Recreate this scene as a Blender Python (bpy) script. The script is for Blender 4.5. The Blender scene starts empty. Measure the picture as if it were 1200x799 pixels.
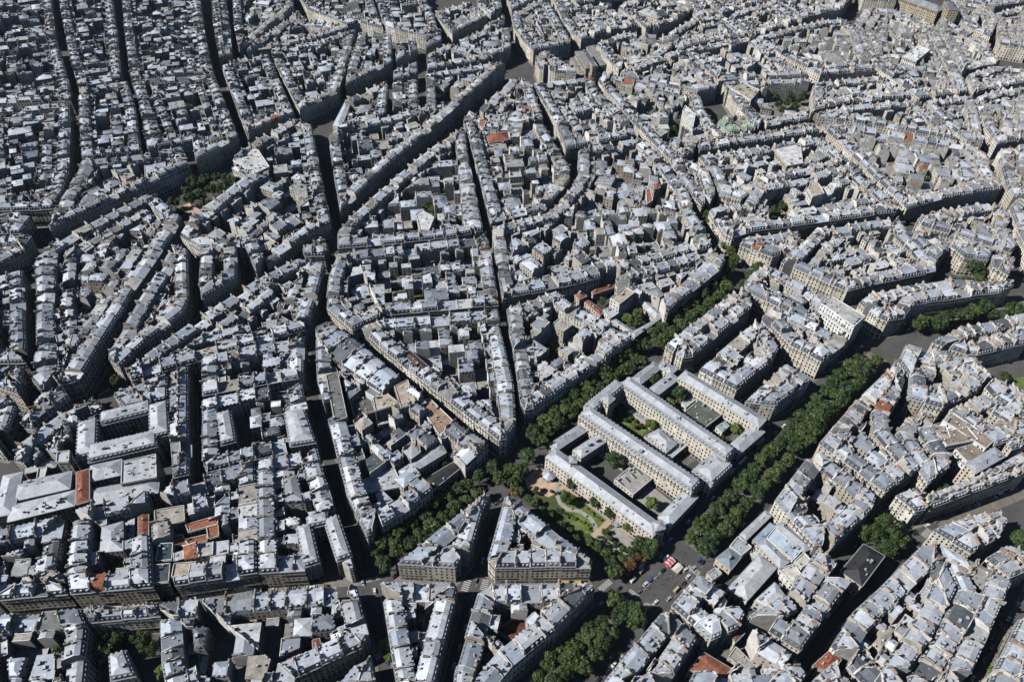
import bpy, math, random
from mathutils import Vector, Matrix, noise
R = math.radians
random.seed(7)
scene = bpy.context.scene
COL = scene.collection

# ---------------------------------------------------------------- camera
CAM = (203.0, 170.0, 449.0); YAW, PIT, ROLL, F = R(208.3), R(44.3), R(1.7), 881.74
fw = Vector((math.sin(YAW)*math.cos(PIT), math.cos(YAW)*math.cos(PIT), -math.sin(PIT)))
rt0 = Vector((math.cos(YAW), -math.sin(YAW), 0)); up0 = rt0.cross(fw)
rt = rt0*math.cos(ROLL)+up0*math.sin(ROLL); up = -rt0*math.sin(ROLL)+up0*math.cos(ROLL)
cd = bpy.data.cameras.new('camera'); cam = bpy.data.objects.new('camera', cd); COL.objects.link(cam)
cd.sensor_width = 36; cd.lens = 36*F/1200; cd.clip_start = 1; cd.clip_end = 12000
cam.matrix_world = Matrix(((rt.x, up.x, -fw.x, CAM[0]), (rt.y, up.y, -fw.y, CAM[1]), (rt.z, up.z, -fw.z, CAM[2]), (0, 0, 0, 1)))
scene.camera = cam
# ---------------------------------------------------------------- sky and sun
SUN_AZ, SUN_EL = 104.0, 42.0
w = bpy.data.worlds.new('World'); scene.world = w; w.use_nodes = True
nt = w.node_tree; bg = nt.nodes['Background']
sky = nt.nodes.new('ShaderNodeTexSky'); sky.sky_type = 'NISHITA'; sky.sun_disc = False
sky.sun_elevation = R(SUN_EL); sky.sun_rotation = R(SUN_AZ); sky.altitude = 100; sky.ozone_density = 3.0; sky.air_density = 1.0; sky.dust_density = 0.3
nt.links.new(sky.outputs[0], bg.inputs[0]); bg.inputs[1].default_value = 0.05
sl = bpy.data.lights.new('sun', 'SUN'); sl.energy = 5.0; sl.angle = R(0.5); sl.color = (1.0, 0.97, 0.93)
so = bpy.data.objects.new('sun', sl); COL.objects.link(so)
sd = Vector((math.sin(R(SUN_AZ))*math.cos(R(SUN_EL)), math.cos(R(SUN_AZ))*math.cos(R(SUN_EL)), math.sin(R(SUN_EL))))
so.rotation_euler = sd.to_track_quat('Z', 'Y').to_euler(); so.location = (300, 300, 600)
scene.view_settings.view_transform = 'Standard'; scene.view_settings.look = 'None'
scene.view_settings.gamma = 1; scene.view_settings.exposure = 0.32
scene.render.engine = 'CYCLES'
scene.cycles.max_bounces = 4; scene.cycles.diffuse_bounces = 0; scene.cycles.glossy_bounces = 2

def un(px, py, z=0.0):
    """ground point (metres) seen at a pixel of the photograph, at height z"""
    d = fw + rt*((px-600)/F) - up*((py-399.5)/F)
    t = (z-CAM[2])/d.z
    return (CAM[0]+d.x*t, CAM[1]+d.y*t)
def to_px(x, y, z=0):
    d = Vector((x-CAM[0], y-CAM[1], z-CAM[2])); k = d.dot(fw)
    return (600+F*d.dot(rt)/k, 399.5-F*d.dot(up)/k)

# ---------------------------------------------------------------- materials
def mat(name, rough=0.8, metal=0.0, nscale=0.3, namp=0.35, spec=0.4, bump=0.0, fine=3.0, color=None, detail=5):
    m = bpy.data.materials.new(name); m.use_nodes = True; t = m.node_tree; b = t.nodes['Principled BSDF']
    geo = t.nodes.new('ShaderNodeNewGeometry')
    n1 = t.nodes.new('ShaderNodeTexNoise'); n1.inputs['Scale'].default_value = nscale; n1.inputs['Detail'].default_value = detail
    n1.inputs['Roughness'].default_value = 0.65
    t.links.new(geo.outputs['Position'], n1.inputs['Vector'])
    mr = t.nodes.new('ShaderNodeMapRange'); mr.inputs['From Min'].default_value = 0.3; mr.inputs['From Max'].default_value = 0.7
    mr.inputs['To Min'].default_value = 1-namp; mr.inputs['To Max'].default_value = 1+namp*0.6
    t.links.new(n1.outputs['Fac'], mr.inputs['Value'])
    n2 = t.nodes.new('ShaderNodeTexNoise'); n2.inputs['Scale'].default_value = fine; n2.inputs['Detail'].default_value = 2
    t.links.new(geo.outputs['Position'], n2.inputs['Vector'])
    m2 = t.nodes.new('ShaderNodeMapRange'); m2.inputs['From Min'].default_value = 0.3; m2.inputs['From Max'].default_value = 0.7
    m2.inputs['To Min'].default_value = 1-namp*0.5; m2.inputs['To Max'].default_value = 1+namp*0.35
    t.links.new(n2.outputs['Fac'], m2.inputs['Value'])
    mu = t.nodes.new('ShaderNodeMath'); mu.operation = 'MULTIPLY'
    t.links.new(mr.outputs[0], mu.inputs[0]); t.links.new(m2.outputs[0], mu.inputs[1])
    mx = t.nodes.new('ShaderNodeVectorMath'); mx.operation = 'SCALE'
    if color is None:
        at = t.nodes.new('ShaderNodeAttribute'); at.attribute_name = 'tint'
        t.links.new(at.outputs['Color'], mx.inputs[0])
    else:
        mx.inputs[0].default_value = color
    t.links.new(mu.outputs[0], mx.inputs['Scale'])
    t.links.new(mx.outputs[0], b.inputs['Base Color'])
    b.inputs['Roughness'].default_value = rough; b.inputs['Metallic'].default_value = metal
    b.inputs['Specular IOR Level'].default_value = spec
    if bump:
        bp = t.nodes.new('ShaderNodeBump'); bp.inputs['Strength'].default_value = bump; bp.inputs['Distance'].default_value = 0.3
        t.links.new(n2.outputs['Fac'], bp.inputs['Height']); t.links.new(bp.outputs[0], b.inputs['Normal'])
    return m
M_ZINC = mat('zinc_sheet', 0.5, 0.1, 0.35, 0.24, 0.5, 0.12, 2.2)
M_PLASTER = mat('plaster_and_stone', 0.9, 0, 0.18, 0.32, 0.2, 0, 1.2)
M_GLASS = mat('window_glass', 0.12, 0, 0.8, 0.4, 0.6)
M_CLAY = mat('clay_tile', 0.85, 0, 0.5, 0.5, 0.2, 0.3, 3.0)
M_SLATE = mat('slate', 0.55, 0, 0.4, 0.35, 0.4, 0.2, 3.0)
M_FLAT = mat('flat_roof_felt', 0.9, 0, 0.15, 0.45, 0.2, 0, 1.0)
M_LEAF = mat('leaf', 0.6, 0, 0.25, 0.35, 0.3, 0, 1.5)
M_BARK = mat('bark', 0.9, 0, 2, 0.3, 0.2, 0, 8, (0.09, 0.065, 0.045))
M_METAL = mat('painted_metal', 0.3, 0.0, 0.5, 0.12, 0.5)
MATS = [M_ZINC, M_PLASTER, M_GLASS, M_CLAY, M_SLATE, M_FLAT, M_LEAF, M_METAL]
ZINC, PLASTER, GLASS, CLAY, SLATE, FLAT, LEAF, METAL = range(8)

# ---------------------------------------------------------------- mesh collector and tagging
class MB:
    def __init__(s): s.v = []; s.f = []; s.m = []; s.c = []
    def face(s, pts, m, c):
        n = len(s.v); s.v.extend(pts); s.f.append(tuple(range(n, n+len(pts)))); s.m.append(m); s.c.append(c)
    def box(s, cx, cy, z0, z1, ux, uy, lx, ly, m, c, tm=None, tc=None):
        hx, hy = lx/2, ly/2; vx, vy = -uy, ux
        P = [(cx+a*ux*hx+b*vx*hy, cy+a*uy*hx+b*vy*hy) for a, b in ((-1, -1), (1, -1), (1, 1), (-1, 1))]
        n = len(s.v)
        s.v.extend([(x, y, z0) for x, y in P]+[(x, y, z1) for x, y in P])
        for i in range(4):
            j = (i+1) % 4; s.f.append((n+i, n+j, n+4+j, n+4+i)); s.m.append(m); s.c.append(c)
        s.f.append((n+4, n+5, n+6, n+7)); s.m.append(m if tm is None else tm); s.c.append(tc or c)
    def mesh(s, name, ox=0, oy=0, oz=0):
        me = bpy.data.meshes.new(name)
        me.from_pydata([(x-ox, y-oy, z-oz) for x, y, z in s.v], [], s.f)
        used = sorted(set(s.m)); ix = {u: i for i, u in enumerate(used)}
        for u in used: me.materials.append(MATS[u])
        me.polygons.foreach_set('material_index', [ix[m] for m in s.m])
        a = me.attributes.new('tint', 'FLOAT_COLOR', 'FACE')
        flat = []
        for c in s.c: flat += (c[0], c[1], c[2], 1.0)
        a.data.foreach_set('color', flat)
        me.update()
        return me
    def build(s, name, parent=None, ox=0, oy=0, oz=0, **props):
        o = bpy.data.objects.new(name, s.mesh(name, ox, oy, oz)); COL.objects.link(o)
        if parent is not None: o.parent = parent
        elif (ox or oy or oz): o.location = (ox, oy, oz)
        for k, v in props.items(): o[k] = v
        return o
def empty(name, x, y, label, cat, group=None, z=0, rz=0):
    o = bpy.data.objects.new(name, None); COL.objects.link(o); o.location = (x, y, z); o.rotation_euler = (0, 0, rz)
    o.empty_display_size = 0.5
    o['label'] = label; o['category'] = cat
    if group: o['group'] = group
    return o
def copy_tree(o, parent=None):
    c = o.copy(); COL.objects.link(c); c.parent = parent
    for ch in list(o.children): copy_tree(ch, c)
    return c
def vary(c, a=0.12):
    k = 1+random.uniform(-a, a); return (c[0]*k, c[1]*k, c[2]*k)

# ---------------------------------------------------------------- polygons with an edge tag at each corner
def area(P):
    return 0.5*sum(P[i][0]*P[(i+1) % len(P)][1]-P[(i+1) % len(P)][0]*P[i][1] for i in range(len(P)))
def centroid(P):
    n = len(P); return (sum(p[0] for p in P)/n, sum(p[1] for p in P)/n)
def ccw(P):
    if area(P) < 0:
        Q = P[::-1]; return [(Q[i][0], Q[i][1], Q[(i+1) % len(Q)][2]) for i in range(len(Q))]
    return P
def clip(P, a, b, c, tag):
    out = []; n = len(P)
    for i in range(n):
        p = P[i]; q = P[(i+1) % n]; dp = a*p[0]+b*p[1]-c; dq = a*q[0]+b*q[1]-c
        if dp <= 0: out.append(p)
        if dp <= 0 < dq or dq <= 0 < dp:
            t = dp/(dp-dq); X = (p[0]+t*(q[0]-p[0]), p[1]+t*(q[1]-p[1]), tag if dp <= 0 else p[2])
            out.append(X)
    r = []
    for i, p in enumerate(out):
        q = out[(i+1) % len(out)]
        if abs(p[0]-q[0])+abs(p[1]-q[1]) > 0.06: r.append(p)
    return r if len(r) >= 3 else []
def lines(P):
    """inward unit normals: dist(p) = nx*x+ny*y-k, positive inside"""
    L = []
    for i in range(len(P)):
        p, q = P[i], P[(i+1) % len(P)]; ex, ey = q[0]-p[0], q[1]-p[1]; l = math.hypot(ex, ey) or 1e-6
        nx, ny = -ey/l, ex/l; L.append((nx, ny, nx*p[0]+ny*p[1], l, p[2]))
    return L
def inside(P, x, y):
    r = False; n = len(P)
    for i in range(n):
        p, q = P[i], P[(i+1) % n]
        if (p[1] > y) != (q[1] > y) and x < (q[0]-p[0])*(y-p[1])/(q[1]-p[1])+p[0]: r = not r
    return r
def turn(P, i):
    a, b, c = P[i-1], P[i], P[(i+1) % len(P)]
    return math.atan2((b[0]-a[0])*(c[1]-b[1])-(b[1]-a[1])*(c[0]-b[0]), (b[0]-a[0])*(c[0]-b[0])+(b[1]-a[1])*(c[1]-b[1]))
def decompose(P, depth=0):
    worst, k = -R(7), -1
    for i in range(len(P)):
        t = turn(P, i)
        if t < worst: worst, k = t, i
    if k < 0 or depth > 5: return [P]
    a, b, c = P[k-1], P[k], P[(k+1) % len(P)]
    u = Vector((b[0]-a[0], b[1]-a[1])).normalized(); v = Vector((b[0]-c[0], b[1]-c[1])).normalized()
    d = u+v
    if d.length < 0.05: d = Vector((-u.y, u.x))
    d.normalize(); nx, ny = -d.y, d.x; k0 = nx*b[0]+ny*b[1]
    A = clip(P, nx, ny, k0, 'i'); B = clip(P, -nx, -ny, -k0, 'i')
    out = []
    for Q in (A, B):
        if len(Q) >= 3 and abs(area(Q)) > 40: out += decompose(Q, depth+1)
    return out

# ---------------------------------------------------------------- roofs: the lower envelope of sloping planes
def roof_planes(P, E, style):
    """planes (a,b,c,kind): z = a*x+b*y+c"""
    pl = []
    for nx, ny, k, l, tag in lines(P):
        if tag == 's' or tag == 'b':
            if style == 'mansard':
                s1, t0 = (2.3, 1.5) if tag == 's' else (2.3, 1.1)
                pl.append((s1*nx, s1*ny, E-s1*k, 'steep'))
                s2 = 0.30; z0 = E+(s1-s2)*t0
                pl.append((s2*nx, s2*ny, z0-s2*k, 'low'))
            elif style == 'gable': pl.append((0.42*nx, 0.42*ny, E-0.42*k, 'low'))
            elif style == 'zincpitch': pl.append((0.34*nx, 0.34*ny, E-0.34*k, 'low'))
            elif style == 'shed': pl.append((0.22*nx, 0.22*ny, E-0.22*k, 'low'))
    if style == 'flat' or not pl: pl = [(0, 0, E, 'flat')]
    if style == 'mansard': pl.append((0, 0, E+5.0, 'flat'))
    if style == 'shed': pl.append((0, 0, E+2.6, 'flat'))
    if style == 'zincpitch': pl.append((0, 0, E+2.4, 'flat'))
    if style == 'gable': pl.append((0, 0, E+4.2, 'flat'))
    return pl
def zat(pl, x, y): return min(a*x+b*y+c for a, b, c, k in pl)
def profile(pl, p, q):
    ts = [0.0, 1.0]
    f = [(a*p[0]+b*p[1]+c, a*q[0]+b*q[1]+c) for a, b, c, k in pl]
    for i in range(len(f)):
        for j in range(i):
            d0 = f[i][0]-f[j][0]; d1 = f[i][1]-f[j][1]
            if d0*d1 < 0: ts.append(d0/(d0-d1))
    ts.sort(); out = []
    for t in ts:
        z = min(g[0]+(g[1]-g[0])*t for g in f)
        if out and t-out[-1][0] < 1e-4: continue
        out.append((t, z))
    r = [out[0]]
    for i in range(1, len(out)-1):
        (t0, z0), (t1, z1), (t2, z2) = r[-1], out[i], out[i+1]
        if abs(z0+(z2-z0)*(t1-t0)/(t2-t0)-z1) > 0.03: r.append(out[i])
    r.append(out[-1]); return r

POT = (0.22, 0.12, 0.08)
def building(P, E, style, st, lod):
    """returns dict of mesh collectors / lists of collectors. st: colours. lod 0 near, 1 middle, 2 far"""
    out = {'wall': MB(), 'roof': MB(), 'windows': MB(), 'dormers': MB(), 'balconies': MB(), 'party_wall': [], 'chimney_stack': [], 'fit': MB()}
    pl = roof_planes(P, E, style)
    W, RF, WN, DM, BC = out['wall'], out['roof'], out['windows'], out['dormers'], out['balconies']
    # roof facets
    big = None; bigA = 0
    for i, (a, b, c, kind) in enumerate(pl):
        Q = [(p[0], p[1], 'x') for p in P]
        for j, (a2, b2, c2, k2) in enumerate(pl):
            if j == i: continue
            if abs(a-a2)+abs(b-b2) < 1e-6:
                if c2 < c or (c2 == c and j < i): Q = []; break
                continue
            Q = clip(Q, a-a2, b-b2, c2-c, 'x')
            if not Q: break
        if not Q: continue
        A = area(Q)
        if A < 0.3: continue
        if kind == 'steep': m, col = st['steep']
        elif kind == 'flat' and style == 'flat': m, col = st['flat']
        else: m, col = st['low']
        if A > bigA and kind != 'steep': big, bigA = (Q, a, b, c), A
        base = vary(col, 0.12)
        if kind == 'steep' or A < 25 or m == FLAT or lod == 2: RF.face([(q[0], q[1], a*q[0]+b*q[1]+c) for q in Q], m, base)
        else:   # sheets laid at different times: strips down the slope, each its own grey
            g = math.hypot(a, b)
            if g > 1e-4: sx, sy = -b/g, a/g
            else: e0 = max(lines(P), key=lambda l: l[3]); sx, sy = e0[1], -e0[0]
            u = [q[0]*sx+q[1]*sy for q in Q]; x = min(u); rest = Q
            while rest:
                x += random.uniform(2.5, 6.5)
                if x > max(u)-1.5: piece, rest = rest, None
                else: piece = clip(rest, sx, sy, x, 'x'); rest = clip(rest, -sx, -sy, -x, 'x')
                if len(piece) >= 3: RF.face([(q[0], q[1], a*q[0]+b*q[1]+c) for q in piece], m, vary(base, 0.13))
    n = len(P); cx, cy = centroid(P)
    LN = lines(P)
    for i in range(n):
        p, q = P[i], P[(i+1) % n]; nx, ny, k, L, tag = LN[i]
        if L < 0.3: continue
        ux, uy = (q[0]-p[0])/L, (q[1]-p[1])/L; ox, oy = -nx, -ny
        prof = profile(pl, p, q)
        top = [(p[0]+(q[0]-p[0])*t, p[1]+(q[1]-p[1])*t, z) for t, z in prof]
        col = st['party'] if tag in ('p', 'i') else (st['wall'] if tag == 's' else st['back'])
        W.face([(p[0], p[1], 0), (q[0], q[1], 0)]+top[::-1], PLASTER, col)
        facing = ox*(CAM[0]-p[0])+oy*(CAM[1]-p[1]) > 0
        if tag in ('p', 'i'):
            if style == 'flat' and lod == 2: pass
            elif L > 2.5:
                pw = MB(); th = 0.38; g = 0.03
                up_ = st['pup']
                o = [(x+nx*g, y+ny*g, z+up_) for x, y, z in top]; inn = [(x+nx*(g+th), y+ny*(g+th), z+up_) for x, y, z in top]
                lo = [(x+nx*g, y+ny*g, z-0.8) for x, y, z in top]; li = [(x+nx*(g+th), y+ny*(g+th), z-0.8) for x, y, z in top]
                for j in range(len(top)-1):
                    pw.face([o[j], o[j+1], inn[j+1], inn[j]], PLASTER, st['cap'])
                    pw.face([lo[j], lo[j+1], o[j+1], o[j]], PLASTER, st['party'])
                    pw.face([li[j+1], li[j], inn[j], inn[j+1]], PLASTER, st['party'])
                for e in (0, -1): pw.face([lo[e], o[e], inn[e], li[e]], PLASTER, st['party'])
                out['party_wall'].append(pw)
                # chimney stacks standing on the party wall
                if style != 'flat' or random.random() < 0.3:
                    ns = 1 if L < 7 else (2 if L < 15 else 3)
                    for s_ in range(ns):
                        if random.random() < 0.25: continue
                        t = (s_+0.5+random.uniform(-0.25, 0.25))/ns; sl_ = random.choice((1.6, 2.6, 3.6, 5.0)); sl_ = min(sl_, L*0.5)
                        x = p[0]+(q[0]-p[0])*t+nx*0.45; y = p[1]+(q[1]-p[1])*t+ny*0.45; z = zat(pl, x, y)
                        cs = MB(); zt = z+random.uniform(1.5, 2.6)+up_*0.5; cc = random.choice(((0.50, 0.47, 0.42), (0.42, 0.38, 0.33), (0.58, 0.56, 0.52), (0.33, 0.26, 0.21), (0.5, 0.48, 0.45)))
                        cs.box(x, y, z-0.6, zt, ux, uy, sl_, 0.75, PLASTER, vary(cc, 0.15))
                        if lod == 0:
                            m = max(2, int(sl_/0.6))
                            for e in range(m):
                                tt = (e+0.5)/m-0.5
                                cs.box(x+ux*sl_*tt, y+uy*sl_*tt, zt, zt+0.6, ux, uy, 0.22, 0.22, CLAY, vary(POT, 0.3), CLAY, (0.03, 0.02, 0.02))
                        else:
                            cs.box(x, y, zt, zt+0.4, ux, uy, sl_*0.7, 0.22, CLAY, vary(POT, 0.3))
                        out['chimney_stack'].append(cs)
            continue
        # cornice
        if lod < 2 and tag == 's':
            W.face([(p[0]+ox*.4, p[1]+oy*.4, E-.45), (q[0]+ox*.4, q[1]+oy*.4, E-.45), (q[0]+ox*.4, q[1]+oy*.4, E+.06), (p[0]+ox*.4, p[1]+oy*.4, E+.06)], PLASTER, vary(st['cap'], .05))
            W.face([(p[0]+ox*.4, p[1]+oy*.4, E+.06), (q[0]+ox*.4, q[1]+oy*.4, E+.06), (q[0]+nx*.1, q[1]+ny*.1, E+.06), (p[0]+nx*.1, p[1]+ny*.1, E+.06)], ZINC, (0.3, 0.31, 0.33))
            W.face([(q[0]+ox*.4, q[1]+oy*.4, E-.45), (p[0]+ox*.4, p[1]+oy*.4, E-.45), (p[0], p[1], E-.45), (q[0], q[1], E-.45)], PLASTER, st['wall'])
        if not facing:
            # dormers still show over the roof edge
            pass
        ncol = max(1, int((L-0.6)/2.75)); sp = (L-0.6)/ncol
        fl = max(1, int((E-0.3)/3.15)); fh = (E-0.3)/fl
        if facing and L > 1.6:
            ww = 1.15 if tag == 's' else 1.0
            for f_ in range(fl):
                z0 = 0.3+f_*fh+0.75; z1 = z0+min(2.0, fh-1.1)
                shop = (f_ == 0 and tag == 's')
                if f_ == 0 and tag != 's' and lod > 0: continue
                for c_ in range(ncol):
                    t = 0.3+(c_+0.5)*sp; hw = ww/2 if not shop else min(1.15, sp*0.42)
                    if not shop and random.random() < (0.04 if tag == 's' else 0.15): continue
                    rr = random.random()
                    gc = (0.018, 0.021, 0.026) if rr < 0.72 else ((0.05, 0.055, 0.06) if rr < 0.88 else (0.33, 0.31, 0.28))
                    x0 = p[0]+ux*(t-hw)+ox*.04; y0 = p[1]+uy*(t-hw)+oy*.04; x1 = p[0]+ux*(t+hw)+ox*.04; y1 = p[1]+uy*(t+hw)+oy*.04
                    WN.face([(x0, y0, z0 if not shop else .5), (x1, y1, z0 if not shop else .5), (x1, y1, z1), (x0, y0, z1)], GLASS, gc)
            if tag == 's' and lod < 2 and fl >= 5:
                for f_ in ((2, fl-1) if st['haus'] else ((fl-1,) if random.random() < .5 else ())):
                    zb = 0.3+f_*fh+0.25; d = 0.55
                    a0 = (p[0]+ox*d+ux*.2, p[1]+oy*d+uy*.2); a1 = (q[0]+ox*d-ux*.2, q[1]+oy*d-uy*.2); b0 = (p[0]+ux*.2, p[1]+uy*.2); b1 = (q[0]-ux*.2, q[1]-uy*.2)
                    BC.face([(*a0, zb), (*a1, zb), (*b1, zb), (*b0, zb)], PLASTER, vary(st['wall'], .05))
                    BC.face([(*b0, zb-.2), (*b1, zb-.2), (*a1, zb-.2), (*a0, zb-.2)], PLASTER, vary(st['wall'], .05))
                    BC.face([(*a0, zb-.2), (*a1, zb-.2), (*a1, zb+.02), (*a0, zb+.02)], PLASTER, vary(st['cap'], .05))
                    BC.face([(*a0, zb+.12), (*a1, zb+.12), (*a1, zb+.85), (*a0, zb+.85)], METAL, (0.03, 0.032, 0.036))
        if tag == 's' and lod < 2 and facing and random.random() < 0.10 and L > 8:   # shop awning
            ac = random.choice(((0.35, 0.03, 0.03), (0.05, 0.16, 0.1), (0.5, 0.5, 0.46), (0.04, 0.08, 0.2), (0.45, 0.3, 0.1)))
            t0 = random.uniform(.5, L-6); t1 = t0+random.uniform(3, 5)
            A0 = (p[0]+ux*t0, p[1]+uy*t0); A1 = (p[0]+ux*t1, p[1]+uy*t1)
            BC.face([(A0[0]+ox*1.5, A0[1]+oy*1.5, 2.5), (A1[0]+ox*1.5, A1[1]+oy*1.5, 2.5), (A1[0]+ox*.06, A1[1]+oy*.06, 3.3), (A0[0]+ox*.06, A0[1]+oy*.06, 3.3)], METAL, ac)
        # dormers in the steep slope
        if style == 'mansard' and L > 3.5:
            sp2 = random.choice((2.7, 3.0, 3.4)); nd = int((L-1)/sp2)
            dc = st['dormer']
            for e in range(nd):
                if random.random() < (0.06 if tag == 's' else 0.35): continue
                t = (L-nd*sp2)/2+(e+.5)*sp2
                x = p[0]+ux*t+nx*0.85; y = p[1]+uy*t+ny*0.85
                if zat(pl, x, y) < E+1.0: continue
                z0 = E+0.55; z1 = E+2.55
                DM.box(x, y, z0, z1, ux, uy, 1.25, 1.25, PLASTER if st['dpl'] else ZINC, dc, ZINC, st['low'][1])
                fx, fy = x+ox*.65, y+oy*.65
                DM.face([(fx-ux*.42, fy-uy*.42, z0+.3), (fx+ux*.42, fy+uy*.42, z0+.3), (fx+ux*.42, fy+uy*.42, z1-.3), (fx-ux*.42, fy-uy*.42, z1-.3)], GLASS, (0.02, 0.024, 0.03))
    # skylights, vents, stair heads on the main facet
    if big:
        Q, a, b, c = big; FT = out['fit']
        xs = [q[0] for q in Q]; ys = [q[1] for q in Q]
        best = max(LN, key=lambda l: l[3]); ux, uy = best[1], -best[0]
        m = int(bigA/((9 if lod == 0 else 15)*(2.2 if style == 'flat' else 1)))+1
        for e in range(m):
            x = random.uniform(min(xs), max(xs)); y = random.uniform(min(ys), max(ys))
            if not all(l[0]*x+l[1]*y-l[2] > 0.9 for l in LN): continue
            if not inside(Q, x, y): continue
            r = random.random(); sx, sy = random.uniform(.7, 1.3), random.uniform(.8, 1.6)
            if r < 0.45:
                q4 = [(x+i1*ux*sx/2-j1*uy*sy/2, y+i1*uy*sx/2+j1*ux*sy/2) for i1, j1 in ((-1, -1), (1, -1), (1, 1), (-1, 1))]
                FT.face([(X, Y, zat(pl, X, Y)+.12) for X, Y in q4], GLASS, random.choice(((.02, .025, .035), (.02, .025, .035), (.25, .3, .36), (.7, .72, .74))))  # near-white choice: a bright glint painted into the skylight's glass colour
            elif r < 0.85:
                z = zat(pl, x, y); FT.box(x, y, z-.6, z+random.uniform(.6, 1.7), ux, uy, sx, sy*.8, PLASTER, vary((.5, .48, .45), .3), ZINC, (.45, .47, .5))
            else:
                z = zat(pl, x, y); FT.box(x, y, z-.8, z+random.uniform(1.2, 2.4), ux, uy, 2.2, 1.6, ZINC, vary((.22, .24, .27), .5), ZINC, vary((.4, .42, .45), .2))
    return out

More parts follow.
